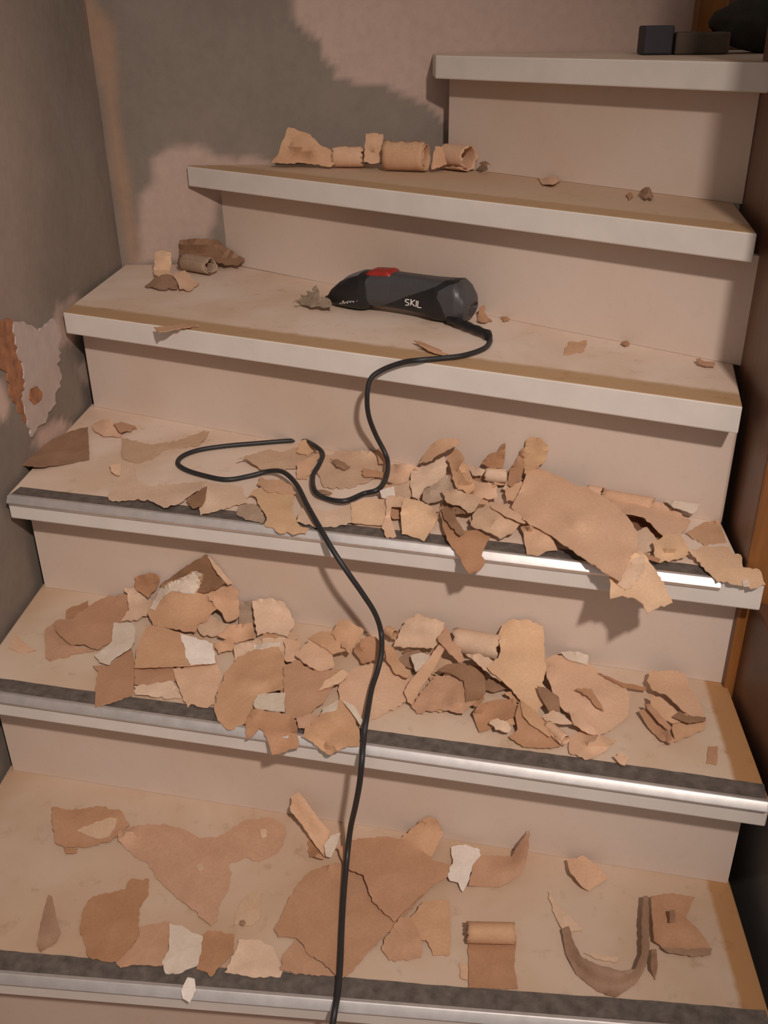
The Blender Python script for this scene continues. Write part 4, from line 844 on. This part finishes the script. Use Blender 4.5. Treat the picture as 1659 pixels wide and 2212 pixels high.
sander = empty('detail_sander', (PC.x, PC.y, ZT))
tag(sander, 'grey and black corded detail sander with a red switch on the fourth step', 'sander')
SBASE = sander.location
def z7(x, y): return (600 + x / 3.19, 520 + y / 3.19)
def side(x, y):
    """zoomed pixel -> (s along the sander, height) on its middle plane"""
    u, v = z7(x, y); P = on_plane(u, v, PC, NB_); d = P - PC
    return d.dot(AX), P.z - ZT
def interp(tab, s):
    if s <= tab[0][0]: return tab[0][1]
    for (a, b), (c, d) in zip(tab, tab[1:]):
        if s <= c:
            t = (s - a) / (c - a + 1e-9); return b + (d - b) * t
    return tab[-1][1]
topc = [side(*p) for p in ((338, 420), (352, 385), (390, 325), (450, 275), (520, 238), (600, 212), (680, 208), (800, 214), (900, 228), (1000, 241), (1100, 254), (1200, 262), (1262, 264), (1300, 300), (1330, 360), (1352, 430))]
botc = [(side(*p)[0], max(0.001, side(*p)[1] - 0.018)) for p in ((338, 440), (420, 480), (520, 500), (600, 510), (650, 500), (690, 472), (800, 485), (950, 508), (1060, 535), (1085, 575), (1130, 600), (1290, 604), (1340, 580), (1352, 540))]
topc = [(s, max(z, 0.012)) for s, z in topc]
S0, S1 = topc[0][0], topc[-1][0]
SH = side(662, 400)[0]                               # head / housing joint
zfloor = 0.0012
def zb(s):
    f_ = (s - S0) / (S1 - S0)
    tab = [(0, .010), (.05, .004), (.10, .0012), (.27, .0012), (.315, .003), (.345, .010), (.45, .011), (.60, .010), (.70, .007), (.745, .003), (.78, .0012), (.93, .0012), (.975, .008), (1, .022)]
    return interp(tab, f_)
def zt(s): return interp(topc, s)
def hw(s):
    f_ = (s - S0) / (S1 - S0)
    tab = [(0, .004), (.04, .012), (.12, .024), (.22, .032), (.30, .034), (.36, .031), (.5, .028), (.68, .029), (.8, .034), (.93, .034), (.98, .028), (1, .016)]
    return interp(tab, f_)
def surf(s, a, grow=0.0):
    """point of the sander's skin: a = angle around, 0 = far side, pi/2 = top, pi = near side"""
    t, b = zt(s) + grow, zb(s) - (grow if zb(s) > .004 else 0); w = hw(s) + grow
    c, d = math.cos(a), math.sin(a); ex = 0.72
    y = math.copysign(abs(c) ** ex, c) * w; z = (t + b) / 2 + math.copysign(abs(d) ** ex, d) * (t - b) / 2
    return Vector((PC.x, PC.y, ZT)) + AX * s + NB_ * y + Vector((0, 0, z))
def loft(s0, s1, ns, na, grow=0.0):
    vs_, fs, ctr = [], [], []
    for i in range(ns + 1):
        s = s0 + (s1 - s0) * i / ns
        for j in range(na): vs_.append(surf(s, 2 * math.pi * j / na, grow))
    for i in range(ns):
        for j in range(na):
            a = i * na + j; b = i * na + (j + 1) % na
            fs.append((a, b, b + na, a + na))
    return vs_, fs
SWOOSH = [(650, 478), (690, 455), (800, 420), (900, 380), (1010, 345), (1100, 312), (1160, 272), (1268, 258), (1250, 285), (1170, 312), (1105, 350), (1095, 395), (1125, 450), (1160, 545), (1150, 620), (1085, 620), (1060, 560), (900, 530), (650, 500)]
na, ns = 128, 170
vs_, fs = loft(SH, S1, ns, na)
fa, fb = [], []
for f in fs:
    c = sum((vs_[i] for i in f), Vector()) / 4 - Vector((PC.x, PC.y, ZT))
    u_, v_ = proj(Vector((PC.x, PC.y, ZT)) + AX * c.dot(AX) - NB_ * abs(c.dot(NB_)) + Vector((0, 0, c.z)))
    (fb if pip((u_ - 600) * 3.19, (v_ - 520) * 3.19, SWOOSH) else fa).append(f)
cap0 = tuple(range(na)); cap1 = tuple(range(ns * na, ns * na + na))[::-1]
def sub(fl, extra=()):
    used = sorted({i for f in list(fl) + list(extra) for i in f}); mp = {o_: n_ for n_, o_ in enumerate(used)}
    return [tuple(vs_[i]) for i in used], [tuple(mp[i] for i in f) for f in list(fl) + list(extra)]
def fixn(o):
    bm = bmesh.new(); bm.from_mesh(o.data); bmesh.ops.recalc_face_normals(bm, faces=bm.faces); bm.to_mesh(o.data); bm.free()
    return o
va, fa_ = sub(fa, (cap0, cap1)); hb = mobj('motor_housing', va, fa_, MT['sgrey'], sander, smooth=True, base=SBASE); hb['label'] = 'dark grey housing'
vb, fb_ = sub(fb); gb = mobj('grip_panel', vb, fb_, MT['sblack'], sander, smooth=True, base=SBASE); gb['label'] = 'black rubber grip panel'
vs_, fs = loft(S0, SH + 0.004, 40, na, 0.0012)
va, fa_ = sub(fs, (tuple(range(na)), tuple(range(40 * na, 41 * na))[::-1])); hd = fixn(mobj('sanding_head', va, fa_, MT['sblack'], sander, smooth=True, base=SBASE)); hd['label'] = 'black sanding head'
# red switch block on top
def strip_on_top(s0, s1, a0, a1, g0, g1, name, mat, label):
    out, inn = [], []; ns_, na_ = 12, 10
    for i in range(ns_ + 1):
        for j in range(na_ + 1):
            s = s0 + (s1 - s0) * i / ns_; a = a0 + (a1 - a0) * j / na_
            e = min(i, ns_ - i, j, na_ - j); g = g0 + (g1 - g0) * (0.0 if e == 0 else (0.75 if e == 1 else 1.0))
            out.append(surf(s, a, g))
    q = na_ + 1
    fs_ = [(i * q + j, i * q + j + 1, (i + 1) * q + j + 1, (i + 1) * q + j) for i in range(ns_) for j in range(na_)]
    o = fixn(mobj(name, [tuple(p) for p in out], fs_, mat, sander, smooth=True, base=SBASE)); o['label'] = label
    return o
strip_on_top(side(640, 200)[0], side(812, 200)[0], math.pi * 0.30, math.pi * 0.70, -0.001, 0.0045, 'switch', MT['sred'], 'red sliding switch')
strip_on_top(side(475, 230)[0], side(598, 230)[0], math.pi * 0.36, math.pi * 0.66, 0.0005, 0.0032, 'head_badge', simple('sander_badge_grey', (0.16, 0.14, 0.15), 0.5), 'grey badge')
# seam ring between housing and tail cap
# prints on the near side
def near_y(s, z, grow=0.0008):
    t, b, w = zt(s), zb(s), hw(s); q = max(-1, min(1, (z - (t + b) / 2) / ((t - b) / 2)))
    d = abs(q) ** (1 / 0.72); c = math.sqrt(max(0, 1 - d * d)); return -(c ** 0.72 * w + grow)
def side_near(x, y):
    """zoomed pixel -> (s, z) on the near skin"""
    s, z = side(x, y)
    for _ in range(6):
        yy = near_y(s, z); u, v = z7(x, y)
        P = on_plane(u, v, PC + NB_ * yy, NB_); d = P - PC; s, z = d.dot(AX), P.z - ZT
    return s, z
def stroke(pts, w):
    """flat white stroke lying on the near skin, pts zoomed pixels"""
    V, F = [], []
    for i, p in enumerate(pts):
        a = pts[max(0, i - 1)]; b = pts[min(len(pts) - 1, i + 1)]
        dx, dy = b[0] - a[0], b[1] - a[1]; L = math.hypot(dx, dy) + 1e-6
        nx, ny_ = -dy / L * w / 2, dx / L * w / 2
        for q in ((p[0] + nx, p[1] + ny_), (p[0] - nx, p[1] - ny_)):
            s, z = side_near(*q); V.append(Vector((PC.x, PC.y, ZT)) + AX * s + NB_ * near_y(s, z, 0.0011) + Vector((0, 0, z)))
    for i in range(len(pts) - 1): F.append((2 * i, 2 * i + 1, 2 * i + 3, 2 * i + 2))
    return V, F
def prints(name, strokes, w, label):
    V, F = [], []
    for st in strokes:
        # resample
        pts = []
        for a, b in zip(st, st[1:]):
            n_ = max(1, int(math.hypot(b[0] - a[0], b[1] - a[1]) / 6))
            pts += [(a[0] + (b[0] - a[0]) * i / n_, a[1] + (b[1] - a[1]) * i / n_) for i in range(n_)]
        pts.append(st[-1])
        v1, f1 = stroke(pts, w); o_ = len(V); V += v1; F += [tuple(i + o_ for i in f) for f in f1]
    o = fixn(mobj(name, [tuple(p) for p in V], F, MT['swhite'], sander, base=SBASE)); o['label'] = label
LS = [[(908, 407), (885, 404), (878, 416), (890, 424), (904, 430), (902, 443), (880, 444)],          # S
      [(920, 402), (916, 446)], [(946, 408), (920, 426), (944, 452)],                              # K
      [(957, 412), (953, 456)],                                                                     # I
      [(968, 414), (964, 458), (990, 462)]]                                                          # L
prints('brand_lettering', LS, 7.5, 'white lettering on the grip')
prints('head_script', [[(412, 442), (432, 430), (440, 440), (452, 408), (456, 436), (470, 420), (480, 432), (492, 398), (498, 426), (512, 412), (522, 424), (534, 404), (546, 416), (560, 398), (576, 390)]], 5.0, 'white script on the head')
# frayed worn sanding sheet at the nose
sheet(4, 'frayed worn sanding sheet', [(716,652,1.6),(700,642,2.0),(690,640,2),(684,616,3.4),(679,618,3.2),(676,632,2.0),(662,628,1.9),(664,638,1.4),(648,636,1.2),(652,645,.8),(632,650,.5),(650,653,.4),(634,660,.2),(664,659,.3),(690,660,.8),(716,664,.6)], 'sabr', rough=2.0, name='sanding_sheet', parent=sander, record=False, free=True)
# cord with strain relief
def tube(path, radii, nseg=14):
    vs_, fs = [], []
    up = Vector((0.13, 0.21, 0.97)); prev = None
    for i, p in enumerate(path):
        t = (path[min(i + 1, len(path) - 1)] - path[max(i - 1, 0)]).normalized()
        e1 = (prev - t * prev.dot(t)) if prev else (up - t * up.dot(t)); e1.normalize(); prev = e1; e2 = t.cross(e1)
        r = radii if isinstance(radii, float) else radii[i]
        for j in range(nseg):
            a = 2 * math.pi * j / nseg; vs_.append(p + e1 * (math.cos(a) * r) + e2 * (math.sin(a) * r))
    for i in range(len(path) - 1):
        for j in range(nseg):
            a = i * nseg + j; b = i * nseg + (j + 1) % nseg; fs.append((a, b, b + nseg, a + nseg))
    fs.append(tuple(range(nseg))[::-1]); fs.append(tuple(range((len(path) - 1) * nseg, len(path) * nseg)))
    return [tuple(v) for v in vs_], fs
CR = 0.0038
# (pixel u, pixel v, step, height above the step in cm | None) ; None = lies on whatever is there
cpts = [(1053, 722, 4, .9), (1059, 736, 4, .5), (1045, 753, 4, .45), (1000, 768, 4, .45), (950, 774, 4, .45), (905, 778, 4, .45), (870, 783, 4, -.2), (826, 799, 4, -1.6),
        (800, 820, 4, -3.0), (793, 860, 4, -5.8), (797, 900, 4, -9.3), (812, 940, 4, -12.9), (830, 975, 4, -15.6), (838, 1010, 4, -17.6), (833, 1035, 3, None), (815, 1058, 3, None), (785, 1074, 3, None),
        (745, 1082, 3, None), (705, 1080, 3, None), (680, 1060, 3, None), (676, 1030, 3, None), (690, 1002, 3, None), (697, 980, 3, None), (680, 963, 3, None), (655, 955, 3, None), (625, 952, 3, None), (560, 957, 3, None), (490, 963, 3, None), (430, 972, 3, None),
        (395, 985, 3, None), (384, 1000, 3, None), (400, 1014, 3, None), (440, 1027, 3, None), (490, 1036, 3, None), (540, 1028, 3, None), (580, 1018, 3, None), (612, 1020, 3, 2.0), (640, 1046, 3, 2.0), (664, 1092, 3, 1.6), (692, 1142, 3, .9),
        (720, 1190, 3, -.8), (750, 1235, 3, -3.2), (785, 1285, 3, -6.8), (810, 1325, 3, -10), (823, 1365, 2, 5.6), (824, 1410, 2, 4.0), (815, 1452, 2, 2.4), (803, 1497, 2, None), (792, 1550, 2, None), (786, 1590, 2, None),
        (782, 1640, 2, -.3), (777, 1690, 2, -3.6), (768, 1740, 2, -7.8), (757, 1790, 1, 6.0), (750, 1850, 1, 2.4), (743, 1930, 1, None), (738, 2005, 1, None), (735, 2080, 1, None), (730, 2140, 1, None), (722, 2190, 1, .4), (714, 2240, 1, -2), (704, 2310, 1, -8)]
cp = []
for u, v, k, h in cpts:
    if h is None:
        P = at(u, v, k * RH + 0.006); b = hq(k, P.x, P.y, 2)
        if dfront(k, P.x, P.y) < 0.036: b = max(b, 0.003)
        h = (min(b, .032) + CR + 0.0005) * 100
    cp.append(at(u, v, k * RH + h * 0.01))
e_ = cp[-1]
cp += [Vector((e_.x - .01, e_.y - .005, .05)), Vector((e_.x - .03, e_.y - .03, .0045)), Vector((e_.x - .08, e_.y - .14, .0045)), Vector((e_.x - .05, e_.y - .32, .0045))]   # down to the floor and away
# soften height jumps
for _ in range(2):
    cp = [cp[i] if i in (0, len(cp) - 1) else Vector((cp[i].x, cp[i].y, max(cp[i].z, (cp[i - 1].z + cp[i + 1].z) / 2 - 0.004) if abs(cp[i - 1].z - cp[i + 1].z) < .03 else cp[i].z)) for i in range(len(cp))]
def catmull(P, n):
    out = []
    for i in range(len(P) - 1):
        p0, p1, p2, p3 = P[max(0, i - 1)], P[i], P[i + 1], P[min(len(P) - 1, i + 2)]
        for j in range(n):
            t = j / n
            out.append(0.5 * ((2 * p1) + (p2 - p0) * t + (2 * p0 - 5 * p1 + 4 * p2 - p3) * t * t + (3 * p1 - p0 - 3 * p2 + p3) * t ** 3))
    out.append(P[-1]); return out
path = catmull(cp, 7)
v, f = tube(path, CR); co_ = mobj('power_cord', v, f, MT['scord'], sander, smooth=True, base=SBASE, origin=cp[0]); co_['label'] = 'black power cord running down the steps'
tailP = surf(S1 - 0.03, math.pi * 1.25); tailP.z = ZT + 0.011
rp = [tailP.lerp(cp[0], t / 8) for t in range(9)] + [cp[1].lerp(cp[0], .6)]
v, f = tube(rp, [0.0075 if i % 2 == 0 else 0.0062 for i in range(len(rp))]); sr = mobj('strain_relief', v, f, MT['sblack'], sander, base=SBASE); sr['label'] = 'ribbed black strain relief'

# ------------------------------------------------------------------ things on the top step and the door behind it
ZT6 = 6 * RH
MT['navy'] = simple('navy_box', (0.020, 0.019, 0.025), 0.6, 0, 0.2, 60, 0.1)
MT['olive'] = simple('dark_olive_cloth', (0.028, 0.022, 0.014), 0.85, 0, 0.35, 40, 0.4)
MT['umber'] = simple('dark_umber_card', (0.075, 0.05, 0.034), 0.7, 0, 0.3, 30, 0.2)
def boxat(name, P, dx, ln, dp, h, mat, label, cat, bv=0.003):
    d = Vector((dx[0], dx[1], 0)).normalized(); n = Vector((-d.y, d.x, 0))
    a = P; pl = [a, a + d * ln, a + d * ln + n * dp, a + n * dp]
    v, f = prism([(p.x, p.y) for p in pl], P.z, P.z + h); o = mobj(name, v, f, mat); bevel_obj(o, bv, 2); tag(o, label, cat); return o
PL = on_plane(1387, 120, Vector((0, 1.69, 0)), Vector((0, 1, 0)))
bx0 = boxat('small_box', Vector((PL.x, 1.69, ZT6 + .0006)), (1, -.05), 0.048, 0.05, 0.042, MT['navy'], 'small navy box at the left of the dark items on the top step', 'box')
cb = boxat('flat_box', Vector((PL.x + 0.050, 1.683, ZT6 + .0006)), (1, -.1), 0.085, 0.08, 0.032, MT['umber'], 'low dark brown box right of the navy box on the top step', 'box')
def lump(name, c, ax_, sx, sy, sz, mat, label, cat):
    bm = bmesh.new(); bmesh.ops.create_icosphere(bm, subdivisions=4, radius=1)
    d = Vector((ax_[0], ax_[1], 0)).normalized(); n = Vector((-d.y, d.x, 0)); vs_ = []
    for v_ in bm.verts:
        p = v_.co.copy(); k_ = 1 + 0.16 * noise.noise(p * 1.6 + Vector((4, 2, 9))) + 0.05 * noise.noise(p * 5)
        t = (p.x + 1) / 2
        z = (p.z * k_ * (0.42 + 0.62 * t) + 0.5) * sz
        vs_.append(tuple(Vector(c) + d * (p.x * k_ * sx) + n * (p.y * k_ * sy) + Vector((0, 0, max(0.0006, z)))))
    fs_ = [tuple(q.index for q in f_.verts) for f_ in bm.faces]; bm.free()
    o = mobj(name, vs_, fs_, mat, smooth=True); tag(o, label, cat); return o
lump('cloth_bag', (PL.x + 0.262, 1.735, ZT6), (1, 0.06), 0.145, 0.05, 0.088, MT['olive'], 'slumped dark olive cloth bag at the right of the top step', 'bag')
# door casing and leaf at the right of the back wall
PD = on_plane(1497, 60, Vector((0, wall_by(.6), 0)), Vector((0.02, 1, 0)))
door = empty('door_1', (PD.x, wall_by(PD.x), ZT6)); tag(door, 'orange brown wooden door with casing behind the top step', 'door', kind='structure')
v, f = prism([(PD.x, wall_by(PD.x) - .002), (PD.x + .055, wall_by(PD.x + .055) - .002), (PD.x + .055, wall_by(PD.x + .055) - .024), (PD.x, wall_by(PD.x) - .024)], ZT6 + .001, 2.0)
o = mobj('casing', v, f, MT['orangewood'], door, base=door.location); bevel_obj(o, .003, 2)
v, f = prism([(PD.x + .057, wall_by(PD.x + .057) - .002), (1.05, wall_by(1.05) - .002), (1.05, wall_by(1.05) - .014), (PD.x + .057, wall_by(PD.x + .057) - .014)], ZT6 + .001, 2.0)
mobj('door_leaf', v, f, MT['postwood'], door, base=door.location)
